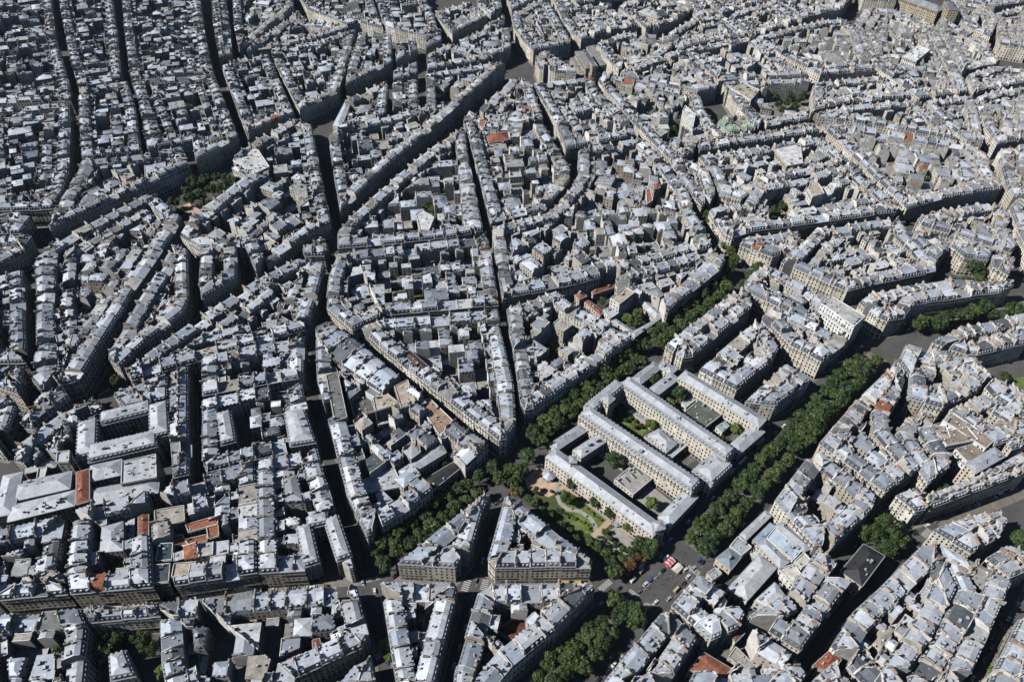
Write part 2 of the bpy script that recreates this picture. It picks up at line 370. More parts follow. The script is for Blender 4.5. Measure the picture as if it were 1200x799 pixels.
BLOCK_TEXT = """
a1: 59,-20 -30,-20 -30,52 65,43 
a2: -30,60 67,49 81,97 83,118 -30,122
a3: -30,131 83,123 81,200 75,225 62,245 -30,249
a4: 66,-15 130,-15 137,35 143,93 91,101 80,60
a5: 92,105 150,97 158,122 166,178 96,186 93,150
a6: 142,-15 232,-15 241,45 250,86 153,92 146,38
a7: 154,97 252,90 280,162 230,190 226,168 173,176 163,122
a8: 97,191 168,183 214,174 222,193 207,200 160,222 59,270 62,250 82,220
b1: 247,-15 262,-15 269,25 272,66 257,68 250,30
b2: 272,-15 340,-15 345,8 280,60 274,30
b3: 289,60 349,15 363,27 409,34 372,48 318,57
b4: 318,60 372,51 417,37 405,82 395,110 351,131 319,68
b5: 260,79 288,70 315,66 345,134 300,152 291,163
b6: 421,41 459,43 460,75 405,103 407,85
b7: 464,52 487,47 490,60 464,74
b8: 461,86 489,75 490,88 461,96
b9: 497,40 517,37 518,50 499,60
b10: 387,148 407,118 450,99 455,101 452,135 401,148
b11: 460,100 489,96 491,130 460,136
b12: 501,83 500,67 526,54 550,60 573,66 571,72
b13: 385,162 400,150 455,140 491,130 500,128 499,90 573,78 592,76 550,113 500,157 450,200 399,247 392,208
b14: 510,18 550,5 571,22 530,42 517,27
b15: 436,-15 490,-15 507,15 514,38 497,44 452,34 446,18
b16: 360,11 344,-15 432,-15 444,20 449,34 420,27 407,30
b17: 560,-15 585,-15 588,12 575,20 560,5
b18: 539,50 565,40 597,35 599,57 577,67 540,56
b19: 567,33 592,21 591,30 569,39
c1: 600,20 630,2 642,0 658,30 667,45 669,52 625,60 615,50 602,32
c2: 645,-8 660,-8 672,10 710,5 748,30 710,37 681,47 660,25
c3: 725,10 740,0 775,-5 812,4 812,13 772,33 757,34 748,25
c4: 627,72 638,62 672,82 675,88 650,86 632,82
c6: 697,54 730,42 745,42 785,46 788,57 760,74 740,80 725,82 717,76 
c7: 624,100 695,92 699,105 735,140 745,158 663,175 654,148 640,125
c8: 727,86 785,64 800,62 835,97 840,105 817,109 735,93
c9: 701,96 710,86 725,92 815,112 822,120 825,132 840,152 850,160 817,168 812,180 787,193 783,185 740,142 725,125
c10: 562,130 600,95 622,100 637,142 605,148 573,140
c11: 543,142 550,131 573,145 637,148 668,198 668,212 638,247 600,255 575,262 560,200
c12: 678,178 750,165 784,198 807,230 813,252 834,282 833,291 720,322 664,336 600,349 589,352 580,300 577,270 600,262 640,253 670,222 678,205
r1: 833,5 846,17 895,3 895,-12 820,-12
r1b: 800,-12 815,-12 826,5 843,17 816,22 811,12
r3: 855,20 870,13 905,5 925,16 933,26 905,36 885,42 880,42
r4: 783,41 812,24 845,20 858,26 877,43 848,47 795,58 790,54
r5: 802,61 848,51 880,46 900,60 914,72 948,91 885,93 842,96
r6: 886,46 935,33 962,27 988,25 1005,38 1014,66 1028,84 1000,86 961,89 922,68
r7: 911,6 940,23 988,10 1003,-10 905,-10
r8: 1000,30 1014,10 1050,14 1090,28 1098,38 1127,90 1134,109 1078,115 1032,82 1015,62
r9: 1098,27 1105,22 1130,38 1160,52 1158,60 1172,73 1135,81 1128,83
r9b: 1120,5 1160,12 1170,25 1160,45 1135,33 1125,22
r9c: 1165,18 1205,8 1205,58 1172,52
r9d: 1120,-12 1205,-12 1205,2 1165,10 1120,2
r10: 1133,90 1165,81 1205,85 1205,98 1145,109 1141,110
r11: 1143,117 1165,109 1205,105 1205,165 1168,170 1155,152
r12: 1083,121 1139,114 1146,135 1152,167 1133,165 1105,143
r13: 953,137 985,127 1070,119 1075,121 1100,143 1122,165 1105,161 1060,153 1000,143 957,139
r14: 953,99 1030,91 1068,114 1000,120 970,126 953,131
r15: 847,99 885,97 948,95 949,130 948,141 900,149 888,151 868,130
r16: 817,168 840,162 888,158 950,148 960,151 960,155 905,165 820,177
r16b: 840,146 850,138 872,139 885,150 884,154 855,157
r17a: 786,191 797,188 812,193 830,202 838,228 832,238 822,242 810,230 796,212
r17b: 819,185 905,172 958,161 994,190 975,198 900,215 868,235 843,228 833,200
r17c: 831,249 848,244 870,243 882,225 900,218 975,201 998,193 1050,244 1050,249 953,263 880,273 858,279 850,276
r18a: 867,288 872,282 900,279 935,273 938,285 930,295 905,302
r18b: 916,307 942,284 955,270 1012,262 1052,257 1064,277 1080,295 1096,311 1096,318 1020,334 993,341
r19: 963,147 1005,148 1055,157 1110,167 1135,171 1155,182 1160,200 1175,221 1104,233 1063,244 1030,213
r20: 1170,178 1205,170 1205,232 1187,231 1180,220 1172,190
r20b: 1183,243 1190,236 1215,234 1215,310 1195,275
r21: 1076,256 1103,250 1140,243 1165,240 1183,255 1178,270 1191,288 1185,297 1178,295 1120,276 1080,265
r22a: 1064,273 1090,270 1113,290 1098,304 1080,292
r22b: 1114,289 1130,283 1163,293 1158,305 1130,302
r22c: 1162,300 1190,303 1182,322 1164,312
r23: 1007,355 1020,346 1060,338 1108,329 1150,333 1182,331 1187,336 1170,343 1072,357 1060,372 1040,377 1028,372
r24: 873,333 880,322 897,311 970,350 960,378 955,380 878,342
r25: 894,372 900,365 925,368 988,396 989,405 962,425 925,405
r26: 780,405 845,355 868,338 880,352 880,362 812,418 800,420
r27: 820,434 840,415 885,378 898,388 912,410 905,423 863,457
r28: 873,472 920,428 949,447 908,476
ra: 960,520 1003,470 1048,427 1060,445 1052,470 1040,490 1042,508 1077,550 1037,577
rb: 1050,507 1062,490 1080,484 1094,492 1093,505 1113,536 1112,548 1087,567 1065,532
re: 1053,423 1062,404 1090,414 1108,412 1145,440 1150,455 1105,477 1065,466 1066,442
rf: 1092,402 1120,388 1205,368 1205,402 1145,416 1130,415
rg: 1118,421 1140,421 1165,446 1205,462 1215,500 1165,468 1150,450
rh: 1112,482 1150,464 1170,475 1205,497 1205,510 1165,522 1125,493
ri: 1050,581 1072,573 1083,583 1135,562 1170,545 1205,527 1205,553 1160,570 1090,596 1072,600
rk: 1178,515 1205,500 1205,520 1186,527
r30: 1093,622 1130,607 1170,600 1180,612 1168,630 1138,648
r31: 1155,655 1180,640 1200,650 1212,665 1183,677
r33a: 975,757 1000,717 1030,690 1078,642 1095,637 1120,690 1095,740 1050,810 1020,810 1000,790
r33b: 1097,636 1185,682 1160,740 1128,812 1053,812 1098,742 1122,692
r34: 1165,785 1195,725 1215,715 1215,815 1155,815
r35: 940,812 955,795 978,775 992,787 1000,812
r36a: 908,587 945,538 960,530 1026,583 1021,597 977,638 955,638
r36c: 878,722 925,694 957,645 968,650 996,682 972,714 937,763 900,740
r37: 787,710 818,674 850,695 873,718 865,735 833,750
r38: 697,815 715,790 775,718 785,716 817,748 790,790 772,815
r39: 800,815 820,775 850,757 880,737 920,762 945,790 925,815
l1: 272,188 300,168 345,142 366,150 375,200 388,262 372,270 300,318 293,300 288,290 235,292 212,278 228,252 262,230 290,208 272,198
l2: 236,296 262,288 278,290 278,328 237,352 234,330
l3: 203,288 220,293 222,350 215,366 172,400 140,430 128,422 128,415 160,358
l4: 45,300 85,275 172,231 186,233 213,256 205,273 158,342 122,400 92,447 48,457 39,447 43,400 44,350 41,310
l5: -30,285 0,280 35,278 40,284 30,297 0,313 -30,325
l5b: -30,255 20,250 38,256 25,273 -30,276
l6: -30,333 27,318 31,400 30,425 -30,427
l7: -30,433 28,430 24,450 22,462 -5,452 -30,450
l8: -30,468 15,468 20,475 12,500 -5,520 -30,515
l9: 27,490 50,463 75,457 82,467 40,502 28,500
l10: 17,540 22,522 75,483 88,477 115,468 122,480 95,492 93,528 35,545
l12: 133,462 185,442 197,440 197,468 148,478
l13: 199,438 221,430 222,555 203,560 198,500
l14: 148,436 180,412 237,372 300,330 350,305 380,312 374,340 366,365 358,387 300,403 155,446
l15: 355,292 378,280 384,287 380,300 357,300
l16: 237,422 300,407 357,396 356,440 350,444 238,465
l17: 237,470 300,456 354,450 358,470 371,520 300,538 242,552 237,540
l18: -30,632 72,606 76,610 66,668 75,675 80,697 0,704 -30,706
l19: 90,600 125,590 175,577 180,689 84,697 80,670 86,620
l20: 176,576 240,558 300,541 302,671 181,689
l21: 301,541 372,526 381,560 403,630 413,664 303,671
l22: -30,723 95,713 103,735 93,830 -30,830
l23: 98,713 185,707 188,722 104,729
l24: 187,707 240,701 300,695 417,685 432,745 425,757 345,793 335,830 200,830 190,780
l25: 375,830 415,780 435,770 440,800 440,830
l26: 446,684 532,684 536,692 508,805 505,830 470,830 463,790
l27: 560,697 575,687 692,684 697,690 650,740 600,780 560,830 530,830 533,790 550,730
l28: 466,660 540,600 568,578 574,582 565,600 553,642 533,664
l29: 572,655 588,598 592,583 600,583 660,632 694,658 693,664 580,665
l30: 370,385 385,378 420,402 490,460 540,500 572,520 545,545 480,597 430,628 407,580 387,500 372,445
l31: 424,384 450,376 584,364 590,400 602,450 604,497 594,512 585,515 512,458 447,408
l32: 383,350 385,330 395,300 450,293 570,278 574,290 582,340 584,358 450,370 413,388 383,360
l33: 545,150 548,180 557,225 566,271 520,280 396,292 396,275 408,260 450,222 500,180
l34: 594,363 652,343 672,360 705,375 740,398 700,427 650,462 625,478 615,480 610,470 600,400
l35: 722,326 740,318 830,293 840,294 850,305 845,315 800,350 782,367 765,360 728,338
x1: 590,-15 640,-15 632,-2 600,14
x2: 664,-12 722,-14 708,0 677,5
x3: 1003,-14 1052,-14 1050,3 1012,0
"""
PHRASE = {
 'l30': 'block left of avenue trees', 'l24': 'red-courtyard bottom block', 'l21': 'block above the left crossing',
 'l27': 'trapezoid block below the park', 'l26': 'block under the left triangle', 'r38': 'wedge block at bottom boulevard', 'l28': 'left triangular block',
 'r33a': 'block below the black theatre', 'l29': 'right triangular block', 'r39': 'bottom block with red tiles', 'r27': 'middle block by school',
 'l34': 'block above the school avenue', 'r36c': 'block between workshops and theatre', 'l14': 'long wedge block at left', 'r33b': 'bottom right block',
 'l19': 'block left of orange vault', 'l31': 'block above the diagonal street', 'l17': 'block right of the institution', 'r36a': 'block above the factory hall',
 'l20': 'block of the glass roofs', 'l4': 'big block below garden square', 'r37': 'block at the plaza corner', 'l22': 'bottom left corner block',
 'c12': 'wide block above avenue end', 'l32': 'central block by straight street', 'ra': 'block along boulevard upper right', 'l18': 'left edge block under institution',
 'l3': 'narrow wedge block at left', 'r34': 'block in bottom right corner', 'l16': 'block above institution street', 'r26': 'upper block by school', 'r28': 'lower block by school',
 'r25': 'block by the boulevard crossing', 'l10': 'strip above the institution', 're': 'block right of boulevard end', 'r30': 'block by big tree clump',
 'l33': 'wedge under the long avenue', 'l35': 'block above avenue far end', 'c11': 'block right of straight street', 'rb': 'block with lit facade at right', 'ri': 'long terrace at right edge', 'r24': 'curved block above boulevard end',
 'l13': 'narrow strip beside the institution', 'l12': 'block above the institution court', 'l1': 'block right of garden square', 'l2': 'small block left of centre', 'l23': 'strip above the lower left garden', 'l25': 'bottom block beside wide street',
 'r35': 'bottom edge block by brown roof', 'r31': 'right edge block by tree', 'rh': 'block above the office building', 'rg': 'block beside the right lawn', 'rf': 'block facing far right crossing', 'rk': 'strip behind long terrace', 'l6': 'left edge block beside street', 'l7': 'left edge block, lower', 'l8': 'rounded block at left edge', 'l9': 'small block by left square', 'l15': 'tiny triangular block at left centre', 'l5': 'rounded prow block at left edge', 'l5b': 'left edge block above prow block', 'r18a': 'block above the avenue end', 'r18b': 'block right of avenue end', 'r23': 'long block facing right boulevard', 'r17c': 'block below the stepped building',
}

# ---------------------------------------------------------------- colours of one building
def style_for(zone=None, old=False):
    st = {}
    r = random.random(); k = random.choice((random.uniform(.85, 1.25), random.uniform(.85, 1.25), random.uniform(.5, .85)))
    zinc = random.choice(((.37, .40, .445), (.42, .44, .475), (.31, .345, .395), (.47, .485, .51), (.38, .40, .43)))
    zinc = (zinc[0]*k*1.02, zinc[1]*k*1.035, zinc[2]*k*1.06); look = 'pale zinc-roofed' if zinc[1] > .435 else ('dark zinc-roofed' if zinc[1] < .34 else 'zinc-roofed')
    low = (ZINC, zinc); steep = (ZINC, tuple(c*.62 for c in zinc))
    if random.random() < 0.6: steep = (SLATE, vary((.055, .065, .085), .2))
    if zone == 'green': low = (ZINC, (.24, .34, .25)); steep = (ZINC, (.16, .26, .2)); look = 'green copper-roofed'
    elif zone == 'tile' or r < 0.0025: low = (CLAY, vary((.27, .11, .065), .15)); steep = low; look = 'red tile-roofed'
    elif r < 0.06: low = (SLATE, vary((.10, .11, .125), .2)); look = 'dark slate-roofed'
    elif r < 0.085: low = (FLAT, vary((.29, .27, .25), .25)); look = 'brown flat-topped'
    st['low'] = low; st['steep'] = steep; st['look'] = look
    st['flat'] = (FLAT, vary(random.choice(((.30, .30, .30), (.40, .41, .42), (.22, .22, .22), (.33, .31, .28), (.46, .47, .48))), .2)) if random.random() < .6 else low
    wl = random.choice(((.56, .51, .42), (.61, .57, .48), (.52, .47, .39), (.66, .63, .57), (.50, .46, .39)))
    st['wall'] = vary(wl, .1); st['back'] = vary(random.choice(((.46, .42, .36), (.55, .52, .47), (.40, .36, .30))), .12)
    st['party'] = vary(random.choice(((.48, .46, .42), (.58, .56, .52), (.38, .35, .30), (.68, .66, .63))), .12)
    st['cap'] = vary((.66, .65, .62), .12); st['pup'] = random.uniform(.3, .95)
    st['haus'] = random.random() < .65; st['dpl'] = random.random() < .6
    st['dormer'] = vary((.55, .54, .52), .2)
    return st

# ---------------------------------------------------------------- city blocks
BLOCKS = {}
for line in BLOCK_TEXT.strip().splitlines():
    nm, pts = line.split(':'); P = []
    for t in pts.split():
        x, y = t.split(','); X, Y = un(float(x), float(y), 20.0); P.append((X, Y, 's'))
    BLOCKS[nm.strip()] = ccw(P)
ZONES = {'r16b': 'green'}
AXIS = {'l24': ((240, 701), (417, 685)), 'l22': ((0, 722), (95, 713)), 'l20': ((176, 690), (302, 671)), 'l21': ((303, 671), (412, 664)), 'l27': ((575, 687), (692, 684)), 'r39': ((845, 757), (925, 812)), 'l19': ((84, 697), (180, 689)), 'l18': ((0, 704), (80, 697)), 'l25': ((415, 780), (435, 770)), 'r33b': ((1097, 636), (1185, 682)), 'r33a': ((1027, 690), (972, 758))}
RECS = []
MASKS = []          # footprints of the individually built places; ordinary houses leave them free
def masked(P):
    c = centroid(P)
    for M in MASKS:
        if inside(M, *c): return True
        k = sum(inside(M, p[0]*.75+c[0]*.25, p[1]*.75+c[1]*.25) for p in P)
        if k >= (2 if len(P) > 3 else 1): return True
    return False
def side_of(n_out, P, blk):
    x, y = centroid(P); a = to_px(x, y, 18); b = to_px(x+n_out[0]*6, y+n_out[1]*6, 18)
    dx, dy = b[0]-a[0], b[1]-a[1]
    if abs(dx) > abs(dy): return 'right' if dx > 0 else 'left'
    return 'lower' if dy > 0 else 'upper'
def add_rec(P, E, style, blk, zone=None, kind='street'):
    A = area(P)
    if A < 12: return
    if masked(P):
        if A > 70:      # what is left beside the individually built place
            L = max(lines(P), key=lambda l: l[3]); c = centroid(P)
            ux, uy = L[1], -L[0]; u = [p[0]*ux+p[1]*uy for p in P]; v = [-p[0]*uy+p[1]*ux for p in P]
            if max(u)-min(u) < max(v)-min(v): ux, uy = -uy, ux
            k = ux*c[0]+uy*c[1]
            for Q in (clip(P, ux, uy, k, 'b'), clip(P, -ux, -uy, -k, 'b')):
                if len(Q) >= 3: add_rec(Q, E, style, blk, zone, kind)
        return
    c = centroid(P); px = to_px(c[0], c[1], 15)
    if not (-40 < px[0] < 1240 and -35 < px[1] < 850): return
    dist = math.sqrt((c[0]-CAM[0])**2+(c[1]-CAM[1])**2+430**2)
    L = [l for l in lines(P) if l[4] == 's'] or lines(P)
    l = max(L, key=lambda t: t[3])
    RECS.append(dict(P=P, E=E, style=style, st=style_for(zone), blk=blk, px=px, dist=dist, score=A/dist**2, kind=kind, side=side_of((-l[0], -l[1]), P, blk)))
COURTS = []
def cells(P, axis, blk, H, zone, depth=0):
    """rear plots: each a wing against one party wall and an open court beside it"""
    A = area(P)
    if A < 30: return
    ux, uy = axis
    u = [p[0]*ux+p[1]*uy for p in P]; v = [-p[0]*uy+p[1]*ux for p in P]
    lu, lv = max(u)-min(u), max(v)-min(v)
    if A > random.choice((140, 190, 240, 320, 480)) and depth < 9:
        f = random.uniform(.4, .6)
        if lu > lv: k = min(u)+f*lu; A_ = clip(P, ux, uy, k, 'p'); B_ = clip(P, -ux, -uy, -k, 'p')
        else: k = min(v)+f*lv; A_ = clip(P, -uy, ux, k, 'p'); B_ = clip(P, uy, -ux, -k, 'p')
        for Q in (A_, B_):
            if len(Q) >= 3: cells(Q, axis, blk, H, zone, depth+1)
        return
    r = random.random()
    if min(lu, lv) < 5: 
        add_rec([(p[0], p[1], 'b') for p in P], random.uniform(4, 12), 'flat', blk, zone, 'inner'); return
    if r < (0.16 if A < 200 else .05): COURTS.append((P, blk)); return
    if r < 0.25:
        add_rec(P, random.uniform(4, 9), random.choice(('flat', 'shed', 'flat')), blk, zone, 'inner'); return
    f = random.uniform(.55, .80); s = random.random() < .5
    if lu > lv: a, b, m0, l0 = ux, uy, min(u), lu
    else: a, b, m0, l0 = -uy, ux, min(v), lv
    if s: k = m0+f*l0; Q = clip(P, a, b, k, 'b'); C = clip(P, -a, -b, -k, 'b')
    else: k = m0+(1-f)*l0; Q = clip(P, -a, -b, -k, 'b'); C = clip(P, a, b, k, 'b')
    if len(Q) >= 3:
        E = H*random.uniform(.84, .96) if random.random() < .88 else random.uniform(6, 12)
        # the side opposite the court is blind, its other sides are blind where they meet neighbours
        add_rec([(p[0], p[1], ('p' if random.random() < .55 else 'b') if p[2] in ('w', 'p') else p[2]) for p in Q], E, random.choice(('shed', 'zincpitch', 'mansard', 'mansard', 'flat')), blk, zone, 'inner')
    if len(C) >= 3:
        if random.random() < .28: add_rec([(p[0], p[1], 'b') for p in C], random.uniform(4, 12), "flat", blk, zone, "inner")
        else: COURTS.append((C, blk))
def ring(P, nm, level, H0, zone, stag):
    """a closed row of houses round the edge, a ring of courts crossed by wings, then the same again inside"""
    P = clip(P, 0, 0, 1, stag)
    if len(P) < 3: return
    LN = lines(P); n = len(P); A = area(P)
    if A < 25: return
    d = 11.5 if level == 0 else random.uniform(8.5, 10.5)
    wmin = min(max(l[0]*p[0]+l[1]*p[1]-l[2] for p in P) for l in LN)
    thin = wmin < (20 if level == 0 else 15)
    if thin: d = max(5.0, wmin*.5+.3)
    S = [i for i in range(n) if LN[i][4] == stag]
    if not S: cells(P, (1, 0), nm, H0, zone); return
    longest = max(LN, key=lambda l: l[3]); axis = (longest[1], -longest[0])
    if nm in AXIS:
        a_, b_ = un(*AXIS[nm][0], 20), un(*AXIS[nm][1], 20); l_ = math.hypot(b_[0]-a_[0], b_[1]-a_[1]); axis = ((b_[0]-a_[0])/l_, (b_[1]-a_[1])/l_)
    def near(Q, i, k, tag='b'): nx, ny, kk = LN[i][:3]; return clip(Q, nx, ny, kk+k, tag) if Q else Q       # dist<=k
    def far(Q, i, k, tag='b'): nx, ny, kk = LN[i][:3]; return clip(Q, -nx, -ny, -kk-k, tag) if Q else Q     # dist>=k
    def closer(Q, i, j): a, b = LN[i], LN[j]; return clip(Q, a[0]-b[0], a[1]-b[1], a[2]-b[2], 'p')  # dist_i<=dist_j
    kind0 = 'street' if level == 0 else 'inner'
    def hh():
        if level == 0: E = H0+random.uniform(-.6, .7); return E-random.uniform(2, 6) if random.random() < .07 else E
        return H0*random.uniform(.84, 1.0) if random.random() < .85 else random.uniform(7, 13)
    def sty():
        r = random.random()
        if level == 0: return 'mansard' if r < .84 else ('zincpitch' if r < .95 else 'flat')
        return 'mansard' if r < .35 else ('zincpitch' if r < .85 else 'flat')
    corner = {}
    for i in range(n):
        j = (i+1) % n
        if i in S and j in S:
            t = turn(P, j); corner[(i, j)] = 'box' if R(38) < t < R(140) and LN[i][3] > d*.9 and LN[j][3] > d*.9 else 'mitre'
    for (i, j), kd in corner.items():
        if kd != 'box': continue
        Q = near(near(list(P), i, d, 'p'), j, d, 'p')
        for o in S:
            if o not in (i, j) and Q: Q = closer(Q, i, o)
        if len(Q) >= 3: add_rec(Q, H0*(1 if level == 0 else .93)+random.uniform(-.4, .6), 'mansard' if level == 0 else sty(), nm, zone, 'corner' if level == 0 else 'inner')
    def strip(i, k0, k1, t0, t1):
        Q = near(list(P), i, k1, t1)
        if k0 > 0: Q = far(Q, i, k0, t0)
        for o in S:
            if o == i or not Q: continue
            if corner.get((i, o)) == 'box' or corner.get((o, i)) == 'box': Q = far(Q, o, k1 if k0 == 0 else k0, 'p')
            else: Q = closer(Q, i, o)
        return Q
    cw = random.uniform(4.5, 6.2)
    for i in S:
        nx, ny, k, L, tag = LN[i]; ux, uy = ny, -nx
        Q = strip(i, 0, d, 'b', 'b')
        if len(Q) >= 3:
            us = [p[0]*ux+p[1]*uy for p in Q]; a, b = min(us), max(us); x = a; cuts = []
            while b-x > 21: x += random.uniform(9, 17); cuts.append(x)
            if b-x > 16: cuts.append((x+b)/2)
            rest = Q
            for c in cuts+[None]:
                if c is None: piece = rest
                else: piece = clip(rest, ux, uy, c, 'p'); rest = clip(rest, -ux, -uy, -c, 'p')
                if len(piece) >= 3:
                    if d < 7: piece = [(p[0], p[1], 'p' if p[2] == 'b' and thin and level == 0 else p[2]) for p in piece]
                    add_rec(piece, hh(), sty(), nm, zone, kind0)
                if not rest: break
        if thin: continue
        Q = strip(i, d, d+cw, 'p', 'p')
        if len(Q) >= 3:      # wings across the ring of courts
            us = [p[0]*ux+p[1]*uy for p in Q]; x, b = min(us), max(us); rest = Q; wing = random.random() < .5
            while rest:
                x += random.uniform(5.5, 10) if wing else random.uniform(3.8, 7.5)
                if x > b-3.5: piece, rest = rest, None
                else: piece = clip(rest, ux, uy, x, 'b'); rest = clip(rest, -ux, -uy, -x, 'b')
                if len(piece) >= 3:
                    if wing: add_rec(piece, hh()*random.uniform(.85, 1.0) if random.random() < .8 else random.uniform(4, 10), random.choice(('zincpitch', 'zincpitch', 'flat')), nm, zone, 'inner')
                    elif random.random() < .3: add_rec([(p[0], p[1], 'b') for p in piece], random.uniform(3.5, 7), 'flat', nm, zone, 'inner')
                    else: COURTS.append((piece, nm))
                wing = not wing
    if thin: return
    Q = list(P)
    for o in S: Q = far(Q, o, d+cw, 'b')
    if len(Q) < 3 or area(Q) < 30: return
    L2 = lines(Q); wm = min(max(l[0]*p[0]+l[1]*p[1]-l[2] for p in Q) for l in L2)
    if wm > 30 and random.random() < .3 and level < 1: ring(Q, nm, level+1, H0, zone, 'b')
    else: cells(Q, axis, nm, H0, zone)
def do_block(nm, P0):
    zone = ZONES.get(nm); H0 = 20.0+random.uniform(-1.0, 1.0)
    for P in decompose(P0): ring(P, nm, 0, H0, zone, 's')

# ---------------------------------------------------------------- individually built places
def emit(res, root, ox, oy, sub=None, oz=0):
    """hang the collected meshes of one volume under root; sub names the mesh that carries them"""
    W = res['wall']
    if sub:
        host = W.build(sub, root, ox, oy, oz)
    else:
        W.build('wall', root, ox, oy, oz); host = root
    res['roof'].build('roof', host, ox, oy, oz)
    for k, nm in (('windows', 'windows'), ('dormers', 'dormers'), ('balconies', 'balconies'), ('fit', 'roof_fittings')):
        if res[k].f: res[k].build(nm, host, ox, oy, oz, kind='stuff')
    for k in ('party_wall', 'chimney_stack'):
        for mb in res[k]: mb.build(k, host, ox, oy, oz)
def px_poly(pts, h, tag='s'): return ccw([(*un(x, y, h), tag) for x, y in pts])
def bar_poly(p, q, width, h, tag='s'):
    a = Vector(un(*p, h)); b = Vector(un(*q, h)); d = (b-a).normalized(); n = Vector((-d.y, d.x))*width/2
    return ccw([(*(a+n), tag), (*(a-n), tag), (*(b-n), tag), (*(b+n), tag)])
SPECIALS = []
def vol(shape, h, style='gable', roof=(ZINC, (.40, .42, .45)), wall=(.62, .57, .48), dorm=False, w=12):
    return dict(shape=shape, h=h, style=style, roof=roof, wall=wall, dorm=dorm, w=w)
def special(name, label, cat, vols, group=None): SPECIALS.append((name, label, cat, vols, group))
Zl = (ZINC, (.40, .42, .45)); Zm = (ZINC, (.33, .35, .385)); Zd = (FLAT, (.13, .125, .12)); Zw = (FLAT, (.5, .5, .5))
TL = (CLAY, (.24, .095, .06)); BR = (FLAT, (.30, .24, .19)); BG = (FLAT, (.42, .36, .29)); GR = (FLAT, (.27, .265, .26)); BLK = (SLATE, (.035, .034, .035)); BLU = (ZINC, (.40, .48, .56))
special('school_building', 'long cream school of parallel zinc-roofed wings round courtyards beside the park', 'school', [
    vol([(645, 530), (771, 622)], 16, w=11, roof=Zl), vol([(684, 482), (816, 571)], 19, w=12, roof=Zl, dorm=True),
    vol([(731, 447), (856, 534)], 19, w=12, roof=Zl, dorm=True), vol([(799, 438), (894, 496)], 16, w=11, roof=Zl),
    vol([(648, 524), (688, 498)], 9, w=8, roof=Zm), vol([(676, 532), (713, 508)], 12, w=9, roof=Zl),
    vol([(690, 480), (727, 450)], 18.2, w=10, roof=Zm, dorm=True), vol([(745, 447), (771, 427)], 10, w=9, roof=Zm), vol([(774, 426), (790, 436)], 10.4, w=9, roof=Zl), vol([(762, 462), (791, 440)], 12, w=9, roof=Zl),
    vol([(890, 501), (860, 527)], 11, w=10, roof=Zl), vol([(778, 611), (811, 577)], 12, w=10, roof=Zl),
    vol([(822, 561), (847, 538)], 14, w=17, roof=Zl, style='mansard'),
    vol([(755, 512), (783, 496), (809, 519), (783, 541)], 7, 'flat', Zm), vol([(760, 510), (772, 502), (793, 520), (781, 530)], 10, 'gable', Zl),
    vol([(741, 478), (778, 500), (773, 505), (736, 483)], 5, 'shed', Zm),
    vol([(667, 534), (676, 534), (676, 542), (667, 542)], 20, 'gable', Zm), vol([(764, 611), (776, 609), (780, 619), (768, 622)], 19, 'gable', Zm),
    vol([(704, 466), (712, 460), (721, 467), (713, 474)], 24, 'gable', Zm)])
special('gymnasium', 'flat grey gymnasium roof with four skylights in the lower school courtyard', 'gymnasium', [vol([(720, 562), (743, 543), (766, 560), (742, 580)], 7, 'flat', (FLAT, (.30, .29, .275)))])
special('gymnasium', 'low flat dark green-grey sports hall in the upper school courtyard', 'gymnasium', [vol([(797, 487), (820, 468), (846, 486), (823, 504)], 6, 'flat', (FLAT, (.12, .13, .115)))])
special('annex_building', 'small teal-roofed hut between the dark sports hall and the street wing', 'hut', [vol([(839, 500), (850, 493), (855, 500), (846, 508)], 5, 'shed', (ZINC, (.27, .36, .36)))])
special('annex_building', 'small pale teal flat roof beside the courtyard trees of the school', 'hut', [vol([(799, 472), (808, 466), (814, 470), (804, 478)], 5, 'flat', (ZINC, (.38, .48, .50)))])
special('institution_building', 'grand block with rows of dormers round a courtyard holding two trees', 'public building', [
    vol([(104, 494), (102, 536)], 20, w=14, roof=Zl, dorm=True), vol([(118, 492), (178, 477)], 20.2, w=12, roof=Zl, dorm=True),
    vol([(186, 474), (188, 512)], 20.4, w=14, roof=Zl, dorm=True), vol([(104, 533), (185, 514)], 20.6, w=15, roof=Zl, dorm=True)])
special('institution_building', 'flat pale roofed office wing with a square skylight, right of the red roof', 'public building', [
    vol([(143, 541), (183, 532), (184, 559), (142, 567)], 24, 'flat', Zl), vol([(105, 555), (142, 547)], 20, w=14, roof=Zl), vol([(104, 583), (186, 568)], 19, w=13, roof=Zl), vol([(112, 570), (138, 564)], 12, w=10, roof=Zm, style='shed')])
special('institution_building', 'narrow block with a bright red tiled roof between two grey zinc institutions', 'public building', [vol([(97, 551), (97, 589)], 22, w=8, roof=TL)])
special('institution_building', 'long zinc-roofed ranges round a narrow court at the left edge', 'public building', [
    vol([(16, 577), (83, 562)], 20, w=15, roof=Zl), vol([(10, 602), (88, 583)], 20.3, w=13, roof=Zl), vol([(15, 555), (4, 604)], 20.6, w=12, roof=Zl),
    vol([(67, 530), (82, 528), (81, 541), (66, 542)], 27, 'flat', Zl), vol([(45, 549), (56, 547), (53, 559), (43, 561)], 15, 'flat', Zw), vol([(30, 549), (66, 541)], 14, w=9, roof=Zm)])
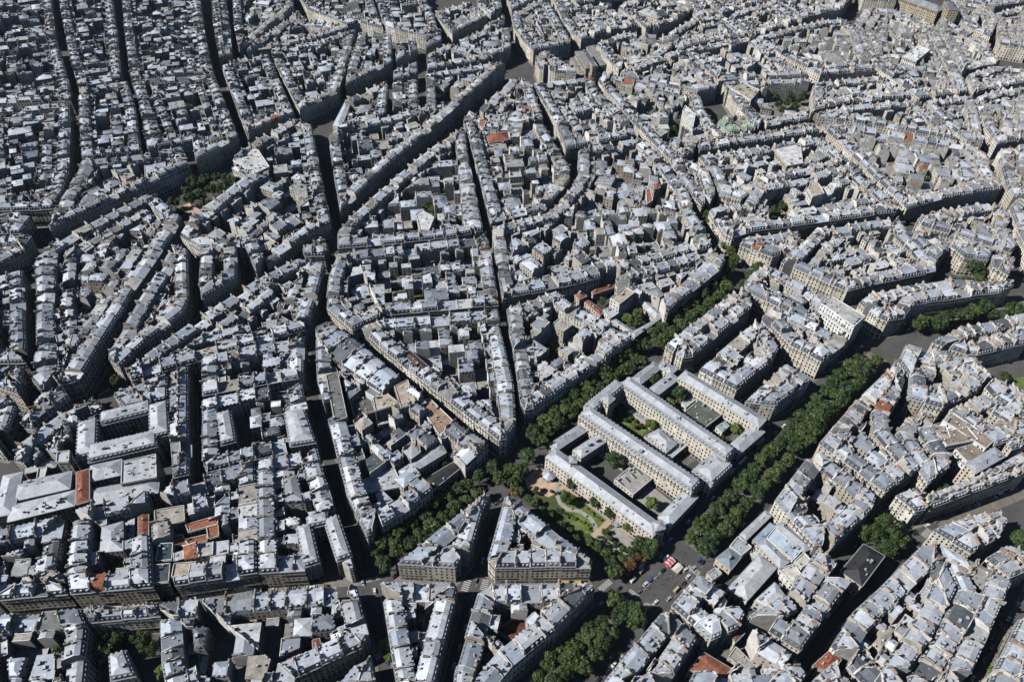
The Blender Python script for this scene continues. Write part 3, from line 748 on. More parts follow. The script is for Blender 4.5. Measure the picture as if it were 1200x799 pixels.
for lab, pts, h, sty, rf in (
    ('red tiled pavilion of the little school, farthest left', [(671, 343), (680, 340), (688, 347), (679, 351)], 10, 'gable', TL),
    ('long red tiled range along the top of the little school', [(690, 336), (718, 330), (725, 335), (695, 345)], 9, 'gable', TL),
    ('red tiled shed sloping down beside the school garden tree', [(685, 354), (690, 352), (707, 365), (704, 370)], 8, 'gable', TL),
    ('white school block with brown flat roof above a walled garden', [(715, 350), (732, 337), (744, 343), (726, 357)], 21, 'flat', BG),
    ('low white annex under the brown flat school roof', [(707, 363), (722, 357), (727, 366), (715, 374)], 11, 'flat', Zl),
    ('low zinc range on the right of the square school garden', [(748, 353), (755, 350), (778, 370), (768, 374)], 9, 'gable', Zl),
    ('low zinc range closing the foot of the square school garden', [(769, 374), (777, 371), (744, 395), (737, 391)], 9.3, 'gable', Zl),
    ('low zinc range on the left of the square school garden', [(716, 376), (722, 374), (744, 389), (738, 393)], 9.6, 'gable', Zl),
    ('brown flat-roofed upper tower block of the central telephone hall', [(462, 453), (478, 445), (488, 473), (470, 478)], 22, 'flat', BG),
    ('beige stepped flat roof with a plant room, central hall', [(437, 467), (450, 458), (469, 473), (440, 482)], 18, 'flat', (FLAT, (.50, .44, .36))),
    ('dark flat-roofed hall left of the beige stepped roof', [(410, 469), (433, 463), (440, 482), (415, 489)], 12, 'flat', Zd),
    ('long grey flat-roofed slab block along the wide left street', [(382, 440), (396, 436), (407, 489), (392, 494)], 21, 'flat', (FLAT, (.15, .15, .155))),
    ('long pale zinc shed roof above the black roof by the avenue', [(467, 552), (517, 519), (523, 530), (475, 559)], 14, 'gable', Zl),
    ('low black-roofed hall facing the avenue trees', [(495, 563), (538, 537), (546, 543), (502, 578)], 12, 'gable', (FLAT, (.04, .04, .04))),
    ('wide white-grey flat roof near the avenue corner', [(423, 563), (462, 548), (472, 570), (430, 578)], 12, 'flat', Zl),
    ('white modern building with reddish-brown roof at the diagonal street', [(489, 472), (504, 467), (535, 497), (515, 510)], 17, 'flat', (FLAT, (.33, .22, .16))),
    ('terrace house with long dark brown roof on the diagonal street', [(471, 414), (480, 410), (503, 430), (494, 436)], 20, 'gable', (CLAY, (.10, .065, .05))),
    ('wide pale grey factory hall beside the boulevard', [(852, 690), (889, 650), (910, 665), (876, 703)], 10, 'gable', (ZINC, (.50, .51, .53))),
    ('pale blue flat roof in the middle of the factory yard', [(898, 630), (908, 618), (940, 645), (929, 657)], 12, 'flat', BLU),
    ('barrel-like grey roof between factory hall and blue roof', [(887, 638), (897, 630), (925, 658), (914, 666)], 11, 'gable', Zl),
    ('long dark grey roof behind the pale blue one', [(908, 616), (916, 611), (955, 641), (942, 646)], 13, 'gable', Zm),
    ('whitewashed flat building below the pale blue roof', [(912, 667), (931, 660), (943, 680), (935, 691)], 10, 'flat', (FLAT, (.52, .50, .46))),
    ('pale tiled terrace roof at the corner of the blue roof', [(931, 657), (942, 647), (951, 657), (940, 665)], 12.4, 'flat', (FLAT, (.48, .46, .40))),
    ('steel blue hipped roof on an orange brick workshop', [(839, 654), (854, 642), (869, 652), (856, 668)], 9, 'gable', (ZINC, (.20, .25, .29))),
    ('pale teal flat roof with vents beside the boulevard', [(855, 640), (865, 628), (881, 641), (869, 651)], 8, 'flat', (ZINC, (.33, .38, .40))),
    ('long low pale shed lining the boulevard pavement', [(867, 626), (897, 598), (904, 604), (874, 633)], 7, 'gable', Zl),
    ('narrow steel blue shed behind the long pale shed', [(882, 633), (903, 612), (908, 617), (889, 637)], 8, 'shed', (ZINC, (.30, .38, .47))),
    ('pale hipped workshop roof below the factory hall', [(884, 704), (908, 682), (921, 699), (900, 712)], 9, 'gable', (ZINC, (.48, .51, .54))),
    ('small grey canopy roof at the boulevard corner', [(828, 672), (838, 665), (846, 672), (835, 680)], 8, 'flat', Zm),
    ('low white roof in the yard beside the factory hall', [(876, 646), (886, 640), (905, 660), (898, 663)], 5, 'flat', Zw),
    ('theatre with black hipped slate roof on the side street', [(985, 669), (1012, 637), (1037, 651), (1010, 687)], 16, 'gable', BLK),
    ('narrow orange-red vaulted roof at the lower left', [(162, 600), (174, 598), (174, 638), (162, 640)], 14, 'gable', TL),
    ('grey flat-roofed block left of the orange-red vaulted roof', [(145, 603), (159, 601), (158, 636), (145, 640)], 12, 'shed', Zm),
    ('gravel flat roof above the red terrace at the lower left', [(181, 598), (216, 592), (217, 610), (182, 620)], 16, 'flat', (FLAT, (.30, .28, .25))),
    ('upper strip of the red tiled terrace around a sunken court', [(217, 615), (255, 604), (256, 614), (221, 624)], 14, 'flat', (CLAY, (.25, .10, .06))),
    ('right strip of the red tiled terrace around a sunken court', [(242, 618), (256, 614.4), (257, 628), (244, 632)], 14.1, 'flat', (CLAY, (.25, .10, .06))),
    ('lower strip of the red tiled terrace around a sunken court', [(217, 632), (243, 626), (243.6, 634), (222, 640)], 14.2, 'flat', (CLAY, (.25, .10, .06))),
    ('red tiled tail of the terrace pointing at the glass roof', [(184, 635), (214, 626), (220.5, 639.5), (190, 640)], 14.3, 'flat', (CLAY, (.25, .10, .06))),
    ('upper glass-roofed hall with a white cross brace', [(186, 637), (203, 636), (202, 656), (182, 658)], 18, 'flat', (GLASS, (.05, .07, .085))),
    ('lower glass-roofed hall on the long lower left street', [(178, 662), (200, 660), (198, 682), (175, 684)], 20, 'flat', (GLASS, (.06, .08, .09))),
    ('beige roof terrace right of the lower glass roof', [(204, 660), (230, 658), (231, 675), (201, 676)], 20, 'flat', BG),
    ('small red tiled corner roof on the wide vertical street', [(402, 708), (412, 705), (414, 716), (404, 718)], 14, 'gable', TL),
    ('red tiled roof in the courtyard at the bottom left', [(336, 770), (352, 764), (360, 778), (345, 785)], 12, 'gable', TL),
    ('second smaller red tiled roof by the bottom courtyard', [(366, 750), (374, 747), (379, 770), (368, 774)], 12, 'gable', TL),
    ('dark red-brown roof inside the trapezoid block at the bottom', [(583, 737), (606, 722), (624, 735), (600, 752)], 9, 'gable', (CLAY, (.14, .06, .045))),
    ('long red tiled roof with chimneys at the bottom edge', [(807, 784), (825, 764), (857, 783), (845, 796)], 13, 'gable', TL),
    ('small brown roof above the workshops at the bottom', [(855, 743), (867, 737), (873, 741), (862, 752)], 12, 'gable', (CLAY, (.16, .08, .06))),
    ('concrete grey workshop roof at the bottom', [(853, 770), (862, 757), (897, 791), (887, 798)], 7, 'flat', (FLAT, (.36, .35, .33))),
    ('red-brown hipped corner house at the bottom street', [(952, 780), (972, 762), (986, 772), (975, 787)], 14, 'gable', (CLAY, (.24, .085, .05))),
    ('white curved apartment block beside a courtyard grove', [(487, 251), (495, 247), (509, 255), (503, 270), (492, 269)], 21, 'flat', Zw),
    ('orange roofed block below the long avenue of rooftops', [(570, 158), (595, 154), (596, 164), (573, 168)], 18, 'gable', TL),
    ('red gabled extension right of the garden in the middle distance', [(457, 137), (490, 124), (491, 129), (459, 140)], 14, 'gable', TL),
    ('red brick slab house among pale houses, middle right', [(757, 224), (762, 221), (765, 235), (758, 240)], 22, 'flat', (CLAY, (.30, .1, .06))),
    ('small bright red pyramid roof, middle right', [(765, 216), (772, 214), (774, 220), (767, 222)], 20, 'gable', TL),
    ('white flat-roofed modern block near the top right', [(1058, 66), (1075, 53), (1090, 59), (1074, 72)], 26, 'flat', (FLAT, (.7, .7, .7))),
    ('white tower-like block with terraces, upper right', [(855, 103), (872, 98), (890, 106), (880, 118)], 24, 'flat', BG),
    ('tall white slab house in the upper middle right', [(800, 130), (803, 124), (815, 135), (812, 150)], 25, 'flat', Zw),
    ('flat-roofed telephone exchange with air vents, right', [(907, 175), (938, 168), (941, 192), (922, 195)], 21, 'flat', Zw),
    ):
    wc = (.66, .64, .6) if ('white' in lab or 'pale' in lab) else (.52, .47, .39)
    special('flat_roofed_building' if sty == 'flat' else 'pitched_roof_building', lab, 'building', [vol(pts, h, sty, rf, wc)])
special('stepped_building', 'white stepped modern block rising in terraces, upper right', 'building', [
    vol([(931, 237), (940, 228), (972, 227), (984, 240), (957, 248)], 10, 'flat', Zw, (.72, .7, .66)), vol([(936, 231), (943, 224), (971, 223), (979, 233), (957, 240)], 15, 'flat', Zw, (.72, .7, .66)),
    vol([(941, 226), (945, 220), (968, 219), (975, 228), (958, 234)], 20, 'flat', Zw, (.72, .7, .66)), vol([(947, 222), (950, 214), (959, 215), (966, 227), (952, 231)], 27, 'flat', BG, (.72, .7, .66))])
special('terrace_block', 'white modern apartment block with stepped balconies by the boulevard crossing', 'apartment building', [
    vol([(962, 356), (974, 347), (1014, 371), (1001, 383)], 30, 'flat', (FLAT, (.40, .40, .39)), (.74, .73, .7)), vol([(958, 364), (962, 359), (1000, 386), (997, 393)], 24, 'flat', Zw, (.74, .73, .7)), vol([(956, 371), (959, 367), (998, 394), (996, 399)], 17, 'flat', Zw, (.74, .73, .7))])
special('office_building', 'modern office block with a flat brown roof folded round a court, right', 'office building', [
    vol([(1110, 488), (1160, 521)], 22, 'flat', (FLAT, (.26, .215, .175)), (.74, .73, .7), w=13), vol([(1103, 515), (1140, 508)], 22.3, 'flat', (FLAT, (.26, .215, .175)), (.74, .73, .7), w=12), vol([(1126, 534), (1158, 524)], 19, 'flat', (FLAT, (.26, .215, .175)), (.74, .73, .7), w=12), vol([(1099, 499), (1104, 512)], 22.6, 'flat', (FLAT, (.26, .215, .175)), (.74, .73, .7), w=12)])
special('apartment_building', 'large pale zinc-roofed block with a sunken roof light, above the left crossing street', 'apartment building', [vol([(333, 484), (357, 480), (371, 519), (340, 524)], 21, 'mansard', Zl)])
special('apartment_building', 'slim pale wing standing free in a court right of the institution', 'building', [vol([(262, 484), (268, 520)], 20, 'mansard', Zl, w=11)])
special('apartment_building', 'horseshoe of zinc-roofed wings round a deep court above the left crossing', 'apartment building', [vol([(356, 616), (366, 662)], 20, 'mansard', Zl, w=10), vol([(388, 607), (404, 655)], 20.3, 'mansard', Zl, w=10), vol([(360, 613), (385, 607)], 20.6, 'mansard', Zl, w=9)])
special('apartment_building', 'white-roofed modern block at the upper right edge of the garden square', 'building', [vol([(273, 188), (300, 172), (316, 196), (297, 205)], 21, 'flat', Zw, (.72, .7, .66))])
special('garage_building', 'long bright zinc roof with a rounded end where three streets meet', 'building', [vol([(390, 147), (405, 118), (410, 123), (400, 150)], 20, 'zincpitch', (ZINC, (.5, .54, .58)))])
special('apartment_building', 'zinc-roofed house standing alone in the dark garden at lower left', 'building', [vol([(128, 768), (148, 762), (160, 792), (130, 798)], 15, 'mansard', Zm)])
special('slab_building', 'narrow tall slab house end-on behind the long terrace, right', 'building', [vol([(1137, 549), (1172, 529)], 27, 'zincpitch', Zm, (.55, .48, .40), w=9)])
special('church', 'stone church with a long ridged nave and rounded apse, top centre', 'church', [
    vol([(681, 60), (694, 80)], 21, 'gable', (SLATE, (.19, .185, .18)), (.42, .36, .29), w=17), vol([(673, 68), (687, 88)], 11, 'shed', (SLATE, (.2, .2, .2)), (.42, .36, .29), w=12), vol([(692, 55), (706, 78)], 11.3, 'shed', (SLATE, (.2, .2, .2)), (.42, .36, .29), w=12),
    vol([(696, 85), (698, 88)], 16, 'gable', (SLATE, (.2, .2, .2)), (.42, .36, .29), w=14), vol([(694, 73), (697, 78)], 28, 'flat', (SLATE, (.15, .15, .15)), (.40, .35, .28), w=6)])
special('church', 'large church with a long grey nave roof at the top right', 'church', [
    vol([(1056, -5), (1104, 12)], 24, 'gable', (ZINC, (.24, .26, .29)), (.42, .36, .27), w=22), vol([(1058, 6), (1098, 21)], 13, 'shed', (ZINC, (.26, .28, .30)), (.42, .36, .27), w=12), vol([(1112, 2), (1118, 12)], 34, 'gable', (SLATE, (.12, .13, .15)), (.40, .34, .26), w=14)])
special('domed_building', 'courtyard hall with a glazed dome, top centre right', 'building', [vol([(752, 12), (775, 20)], 24, 'gable', Zl, (.6, .53, .42), w=20), vol([(772, 12), (776, 18)], 26, 'gable', (GLASS, (.06, .07, .08)), (.5, .45, .38), w=16)])
for name, label, cat, vols, group in SPECIALS:
    for v in vols:
        v['P'] = bar_poly(*v['shape'], v['w'], v['h']) if len(v['shape']) == 2 else px_poly(v['shape'], v['h'])
        MASKS.append([(p[0]+(p[0]-centroid(v['P'])[0])*.04, p[1]+(p[1]-centroid(v['P'])[1])*.04) for p in v['P']])
# open places that ordinary houses must leave free, in photograph coordinates at roof height
for pts in ([(640, 520), (730, 440), (772, 420), (895, 492), (772, 626)], [(118, 497), (178, 480), (180, 512), (112, 530)], [(16, 560), (95, 545), (188, 530), (188, 570), (10, 605)],
            [(685, 340), (725, 330), (777, 370), (745, 398), (690, 365)], [(440, 495), (460, 490), (465, 510), (448, 515)], [(852, 640), (905, 600), (925, 612), (958, 645), (925, 692), (878, 706), (838, 668)],
            [(216, 606), (256, 606), (258, 634), (190, 640)], [(1103, 500), (1120, 492), (1152, 520), (1120, 530)], [(350, 610), (402, 600), (412, 655), (360, 662)], [(255, 480), (290, 475), (300, 520), (262, 525)], [(1105, 545), (1135, 530), (1140, 560), (1100, 575)],
            [(676, 56), (700, 52), (712, 88), (690, 92)], [(490, 232), (510, 232), (512, 250), (490, 247)], [(900, 102), (948, 102), (945, 128), (905, 132)], [(1138, 310), (1165, 310), (1165, 325), (1130, 330)], [(240, 720), (262, 716), (266, 775), (243, 778)], [(905, 690), (925, 686), (935, 696), (915, 708)], [(1170, 430), (1205, 436), (1210, 462), (1175, 448)], [(898, 238), (920, 220), (925, 250), (905, 260)]):
    if len(pts) > 2: MASKS.append([un(x, y, 20) for x, y in pts])
for nm, P in BLOCKS.items(): do_block(nm, P)

# ---------------------------------------------------------------- ground, pavements
def simple(name, faces, m, kind='structure', parent=None, **props):
    me = bpy.data.meshes.new(name); V = []; Fc = []
    for f in faces: n = len(V); V += f; Fc.append(tuple(range(n, n+len(f))))
    me.from_pydata(V, [], Fc); me.materials.append(m); o = bpy.data.objects.new(name, me); COL.objects.link(o)
    if parent is not None: o.parent = parent
    if kind: o['kind'] = kind
    for k, v in props.items(): o[k] = v
    return o
M_ASPH = mat('asphalt', 0.9, 0, 0.06, 0.3, 0.2, 0, 1.0, (0.085, 0.083, 0.08))
M_PAVE = mat('pavement_stone', 0.9, 0, 0.15, 0.25, 0.2, 0, 1.0, (0.19, 0.18, 0.165))
M_COURT = mat('courtyard_paving', 0.9, 0, 0.12, 0.4, 0.2, 0, 1.0, (0.14, 0.13, 0.12))
M_PAINT = mat('road_paint', 0.7, 0, 1, 0.2, 0.2, 0, 4, (0.42, 0.42, 0.41))
M_GRASS = mat('park_grass', 0.9, 0, 0.15, 0.5, 0.1, 0, 2.0, (0.13, 0.165, 0.05))
M_SAND = mat('playground_sand', 0.9, 0, 0.2, 0.25, 0.1, 0, 2.0, (0.5, 0.35, 0.25))
M_PATH = mat('park_path', 0.9, 0, 0.2, 0.2, 0.1, 0, 2.0, (0.31, 0.295, 0.27))
M_ORNG = mat('orange_gravel', 0.9, 0, 0.2, 0.2, 0.1, 0, 2.0, (0.42, 0.31, 0.22))
M_GRAV = mat('tree_walk_gravel', 0.9, 0, 0.2, 0.3, 0.1, 0, 2.0, (0.17, 0.155, 0.13))
M_EARTH = mat('garden_earth', 0.95, 0, 0.3, 0.4, 0.1, 0, 2.0, (0.07, 0.085, 0.035))
S = 6000
simple('ground', [[(-S, -S, 0), (S, -S, 0), (S, S, 0), (-S, S, 0)]], M_ASPH)
def grow(P, d):
    L = lines(P); n = len(P); out = []
    for i in range(n):
        a, b = L[i-1], L[i]; det = a[0]*b[1]-a[1]*b[0]
        if abs(det) < .25: out.append((P[i][0]-b[0]*d, P[i][1]-b[1]*d)); continue
        ka, kb = a[2]-d, b[2]-d
        x, y = (ka*b[1]-kb*a[1])/det, (a[0]*kb-b[0]*ka)/det
        if math.hypot(x-P[i][0], y-P[i][1]) > 3*d: x, y = P[i][0]-b[0]*d, P[i][1]-b[1]*d
        out.append((x, y))
    return out
for nm, P in BLOCKS.items():
    big = abs(area(P)) > 400
    G = grow(P, 2.2 if big else 1.0); z = 0.13
    fs = [[(x, y, z) for x, y in G]]
    for i in range(len(G)):
        a, b = G[i], G[(i+1) % len(G)]; fs.append([(*a, -.05), (*b, -.05), (*b, z), (*a, z)])
    o = simple('pavement', fs, M_PAVE)
# ---------------------------------------------------------------- houses: the 300 that show largest are things, the rest is one mass
RECS.sort(key=lambda r: -r['score'])
vis = [r for r in RECS if r['blk'] in PHRASE and -10 < r['px'][0] < 1210 and -10 < r['px'][1] < 812]
NEAR = vis[:300-0]; ids = set(id(r) for r in NEAR)
ORD = ['zeroth', 'first', 'second', 'third', 'fourth', 'fifth', 'sixth', 'seventh', 'eighth', 'ninth', 'tenth', 'eleventh', 'twelfth', 'thirteenth', 'fourteenth', 'fifteenth', 'sixteenth', 'seventeenth', 'eighteenth', 'nineteenth', 'twentieth']
groups = {}
for r in NEAR:
    key = (r['blk'], 'inner' if r['kind'] == 'inner' else r['side']); groups.setdefault(key, []).append(r)
for (blk, side), L in groups.items():
    ph = PHRASE.get(blk, 'block '+blk)
    if side in ('left', 'right'): L.sort(key=lambda r: r['px'][1]); frm = 'top'
    else: L.sort(key=lambda r: r['px'][0]); frm = 'left'
    for i, r in enumerate(L):
        look = r['st']['look']
        if r['style'] == 'flat': look = 'flat-roofed'
        o_ = ORD[min(i+1, 20)]+' from '+frm
        if side == 'inner': r['label'] = 'low %s courtyard wing, %s inside %s' % (look, o_, ph) if r['E'] < 12 else '%s courtyard wing, %s inside %s' % (look, o_, ph)
        else: r['label'] = '%s house, %s, %s side of %s' % (look, o_, side, ph)
        if len(L) == 1: r['label'] = r['label'].replace(o_+' ', '').replace(', inside', ' inside')
        pass
        r['grp'] = 'houses of the '+ph
far_mb = MB()
for r in RECS:
    P = r['P']; c = centroid(P)
    lod = 0 if id(r) in ids else (1 if r['dist'] < 900 else 2)
    res = building(P, r['E'], r['style'], r['st'], lod)
    if lod == 0:
        t = empty('courtyard_wing' if r['kind'] == 'inner' else 'apartment_building', c[0], c[1], r['label'], 'building', r['grp'])
        emit(res, t, c[0], c[1])
    else:
        for k in ('wall', 'roof', 'windows', 'dormers', 'balconies', 'fit'): far_mb_add = res[k]; n = len(far_mb.v); far_mb.v += far_mb_add.v; far_mb.f += [tuple(i+n for i in f) for f in far_mb_add.f]; far_mb.m += far_mb_add.m; far_mb.c += far_mb_add.c
        for k in ('party_wall', 'chimney_stack'):
            for mb in res[k]: n = len(far_mb.v); far_mb.v += mb.v; far_mb.f += [tuple(i+n for i in f) for f in mb.f]; far_mb.m += mb.m; far_mb.c += mb.c

far_mb.build('city_houses', kind='stuff', label='dense mass of zinc-roofed apartment houses filling the blocks towards the top', category='buildings')
# individually described places
for name, label, cat, vols, group in SPECIALS:
    cs = [centroid(v['P']) for v in vols]; ox, oy = sum(c[0] for c in cs)/len(cs), sum(c[1] for c in cs)/len(cs)
    t = empty(name, ox, oy, label, cat, group)
    for v in vols:
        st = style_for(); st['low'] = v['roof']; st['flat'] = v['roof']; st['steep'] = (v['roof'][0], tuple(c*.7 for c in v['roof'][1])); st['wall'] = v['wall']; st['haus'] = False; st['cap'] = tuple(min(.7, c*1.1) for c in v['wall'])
        P = v['P']; style = v['style']
        if v.get('dorm'): style = 'mansard'
        if style == 'shed':
            L = lines(P); k = max(range(len(P)), key=lambda i: L[i][3]); P = [(p[0], p[1], 's' if i == k else 'w') for i, p in enumerate(P)]
        res = building(P, v['h'], style, st, 0)
        if style == 'flat':      # parapet round a flat roof
            pr = res['roof']; L = lines(P)
            for i in range(len(P)):
                p, q = P[i], P[(i+1) % len(P)]; nx, ny, k, l, tg = L[i]; h = v['h']
                if l < 1: continue
                a, b = (p[0], p[1]), (q[0], q[1]); a2, b2 = (p[0]+nx*.4, p[1]+ny*.4), (q[0]+nx*.4, q[1]+ny*.4)
                pr.face([(*a, h-.01), (*b, h-.01), (*b, h+.8), (*a, h+.8)], PLASTER, st['wall']); pr.face([(*b2, h-.1), (*a2, h-.1), (*a2, h+.8), (*b2, h+.8)], PLASTER, st['wall'])
                pr.face([(*a, h+.8), (*b, h+.8), (*b2, h+.8), (*a2, h+.8)], PLASTER, st['cap'])
        emit(res, t, ox, oy, sub='wing' if len(vols) > 1 else None)
# ---------------------------------------------------------------- trees
LEAFC = ((.045, .078, .022), (.058, .088, .024), (.034, .06, .02), (.07, .098, .03))
def crown_mesh(seed, col, r=5.0, h=6.5, lobes=26, leaves=58):
    rnd = random.Random(seed); mb = MB()
    for i in range(lobes):
        while True:
            x, y, z = rnd.uniform(-1, 1), rnd.uniform(-1, 1), rnd.uniform(-1, 1)
            if .25 < x*x+y*y+z*z < .9: break
        cx, cy, cz = x*r*.78, y*r*.78, z*h*.42; rr = rnd.uniform(1.1, 2.0); tc = rnd.uniform(.7, 1.35)
        for k in range(leaves):
            d = Vector((rnd.gauss(0, 1), rnd.gauss(0, 1), rnd.gauss(0, 1)+.25)).normalized(); q = rr*rnd.uniform(.7, 1.08)
            c = Vector((cx, cy, cz))+Vector((d.x*q, d.y*q, d.z*q*.85)); s = rnd.uniform(.28, .6)
            n = (d+Vector((rnd.uniform(-.7, .7), rnd.uniform(-.7, .7), rnd.uniform(-.3, .9)))).normalized()
            u = n.orthogonal().normalized(); v = n.cross(u); a = rnd.uniform(0, 6.28); u2 = u*math.cos(a)+v*math.sin(a); v2 = n.cross(u2)
            t = tc*rnd.uniform(.75, 1.25); cc = (col[0]*t, col[1]*t, col[2]*t)
            mb.face([tuple(c-u2*s), tuple(c-v2*s*.6), tuple(c+u2*s), tuple(c+v2*s*.6)], LEAF, cc)
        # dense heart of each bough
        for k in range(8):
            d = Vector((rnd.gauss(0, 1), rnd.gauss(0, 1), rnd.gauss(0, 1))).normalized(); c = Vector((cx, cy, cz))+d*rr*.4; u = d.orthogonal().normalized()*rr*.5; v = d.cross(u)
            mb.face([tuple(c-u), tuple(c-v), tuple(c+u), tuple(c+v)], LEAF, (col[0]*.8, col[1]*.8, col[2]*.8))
    return mb.mesh('crown')
def trunk_mesh():
    mb = MB(); M = 6
    def limb(a, b, r0, r1):
        a, b = Vector(a), Vector(b); d = (b-a).normalized(); u = d.orthogonal().normalized(); v = d.cross(u)
        for i in range(M):
            t0, t1 = 2*math.pi*i/M, 2*math.pi*(i+1)/M
            mb.face([tuple(a+(u*math.cos(t0)+v*math.sin(t0))*r0), tuple(a+(u*math.cos(t1)+v*math.sin(t1))*r0), tuple(b+(u*math.cos(t1)+v*math.sin(t1))*r1), tuple(b+(u*math.cos(t0)+v*math.sin(t0))*r1)], LEAF, (.09, .07, .05))
    limb((0, 0, -.2), (0.1, 0, 4.5), .38, .26)
    for i in range(5):
        a = i*1.257+.4; limb((.1, 0, 3.6+i*.25), (math.cos(a)*2.6, math.sin(a)*2.6, 7.2+(i % 2)), .17, .05)
    limb((.1, 0, 4.5), (-.2, .2, 9), .24, .06)
    return mb.mesh('trunk')
CROWNS = [crown_mesh(i, LEAFC[i % 4]) for i in range(7)]
OLIVE = crown_mesh(50, (.12, .12, .03)); RUST = crown_mesh(51, (.12, .075, .03)); LIGHT = crown_mesh(52, (.10, .15, .03)); DARKC = crown_mesh(53, (.035, .06, .015)); WINE = crown_mesh(54, (.06, .03, .025))
TRUNK = trunk_mesh()
def tree(x, y, s, label, group, crown=None, name='tree', hz=1.0):
    t = empty(name, x, y, label, 'tree', group, 0.0, random.uniform(0, 6.28))
    tr = bpy.data.objects.new('trunk', TRUNK); COL.objects.link(tr); tr.parent = t; s = s*1.13; k = s*hz/1.05; tr.scale = (k, k, k)
    c = bpy.data.objects.new('crown', crown or random.choice(CROWNS)); COL.objects.link(c); c.parent = t
    c.location = (0, 0, 8.2*k); c.scale = (s*random.uniform(.93, 1.07), s*random.uniform(.93, 1.07), s*random.uniform(.9, 1.1)*hz)
def trees_px(pts, s, lab, group, crown=None, h=8.0, jit=1.0, words=None, name='tree'):
    for i, p in enumerate(pts):
        x, y = un(p[0], p[1], h*1.05*(p[2] if len(p) > 2 else s)); sc = (p[2] if len(p) > 2 else s)*random.uniform(.84, 1.12)
        l = lab % ORD[min(i+1, 20)] if '%s' in lab else lab
        if i >= 20 and '%s' in lab: l = lab % (ORD[min(i-19, 20)]+' after the twentieth')
        tree(x+random.uniform(-jit, jit), y+random.uniform(-jit, jit), sc, l, group, crown, name)
trees_px([(438, 650), (452, 634), (466, 623), (480, 612), (496, 602), (512, 590), (524, 581), (536, 573), (549, 566), (560, 557), (577, 546)], 1.12, 'avenue tree in the upper row left of the park, %s from left', 'trees of the avenue left of the park')
trees_px([(452, 661), (465, 645), (480, 636), (493, 627), (506, 616), (520, 603), (534, 596), (546, 588), (562, 577), (585, 560), (598, 548)], 1.12, 'avenue tree in the lower row left of the park, %s from left', 'trees of the avenue left of the park')
trees_px([(625, 508), (640, 495), (650, 484), (661, 474), (672, 465), (685, 455), (695, 446), (706, 436), (722, 421), (733, 413), (742, 405)], 1.25, 'avenue tree in the upper row above the school, %s from left', 'trees of the avenue above the school')
trees_px([(610, 548), (618, 533), (632, 515), (643, 505), (653, 496), (668, 481), (680, 473), (692, 464), (704, 453), (716, 444), (728, 435), (738, 430), (748, 423)], 1.25, 'avenue tree in the lower row beside the school, %s from left', 'trees of the avenue above the school')
trees_px([(757, 402), (768, 390), (778, 382), (790, 372), (802, 362), (813, 352), (824, 343), (834, 333), (844, 325), (853, 315), (860, 303)], 1.3, 'avenue tree in the upper row toward the far end, %s from left', 'trees at the far end of the avenue')
trees_px([(775, 400), (788, 390), (800, 382), (811, 372), (822, 364), (832, 354), (843, 344), (852, 335), (872, 333), (881, 322), (890, 314)], 1.3, 'avenue tree in the lower row toward the far end, %s from left', 'trees at the far end of the avenue')
trees_px([(857, 295), (850, 286), (845, 277), (840, 268), (834, 259), (828, 252), (822, 246)], 1.2, 'street tree climbing away from the avenue end, %s from bottom', 'trees of the street beyond the avenue')
A, B = (818, 634), (1018, 412)
for row, (p, q, n) in enumerate((((812, 628), (1005, 418), 22), ((828, 640), (1030, 420), 22))):
    trees_px([(p[0]+(q[0]-p[0])*i/(n-1), p[1]+(q[1]-p[1])*i/(n-1)) for i in range(n)], 1.18, 'boulevard tree in the '+('upper', 'lower', 'middle')[row]+' row opposite the school, %s from bottom', 'trees of the boulevard opposite the school', jit=1.3)
trees_px([(930+i*8.6, 522-i*9.6+(i % 3)*3) for i in range(11)], 1.45, 'boulevard tree filling the canopy toward the far junction, %s from bottom', 'trees of the boulevard opposite the school')
trees_px([(720, 702), (745, 714), (725, 722), (746, 726), (704, 730), (716, 738), (700, 744), (686, 746), (707, 753), (672, 760), (697, 764), (658, 766), (645, 776), (682, 779), (664, 788), (632, 796), (650, 799), (672, 772), (690, 734), (732, 712)], 1.2, 'tall boulevard tree below the square, %s from top', 'trees of the boulevard below the square')
trees_px([(1078, 380), (1090, 375), (1100, 380), (1110, 372), (1120, 367), (1131, 368), (1141, 363), (1153, 360), (1165, 366), (1176, 368), (1188, 362), (1197, 370)], 1.4, 'boulevard tree at the far right crossing, %s from left', 'trees of the boulevard at the right')
trees_px([(1022, 628, 1.5), (1041, 614, 1.6), (1052, 630, 1.5), (1038, 640, 1.4), (1030, 610, 1.3)], 1.5, 'big broad tree of the clump above the black theatre, %s in it', 'clump of trees by the theatre', crown=DARKC, jit=.3)
trees_px([(218, 222), (228, 214), (240, 210), (252, 206), (265, 208), (275, 214), (284, 218), (222, 232), (235, 228), (248, 222), (260, 221), (272, 225), (240, 238), (203, 236), (212, 245), (255, 234), (268, 236), (225, 210)], 1.25, 'garden square tree between dark streets, %s counted from upper left', 'trees of the garden square', crown=DARKC)
trees_px([(908, 112), (918, 108), (928, 112), (938, 115), (912, 122), (922, 120), (932, 124), (942, 108), (917, 128)], 1.1, 'tree in the large courtyard grove at top right, %s in it', 'trees of the courtyard grove', crown=DARKC)
trees_px([(1008, 28), (1016, 40), (1025, 36), (1012, 55), (1022, 52), (1020, 60), (1150, 18), (1128, 15), (1124, 20)], 1.1, 'dark garden tree near the top right church, %s in order', 'garden trees at the top right', crown=DARKC)
trees_px([(905, 232), (912, 224), (917, 240), (908, 247), (895, 250), (900, 256)], 1.15, 'tree in the walled garden left of the stepped block, %s', 'trees by the stepped block', crown=DARKC)
trees_px([(1142, 315, 1.5), (1152, 318, 1.4), (1146, 326, 1.2), (1120, 328, .8), (1130, 326, .8)], 1.2, 'round garden tree behind the long terrace at right, %s', 'garden trees at the right')
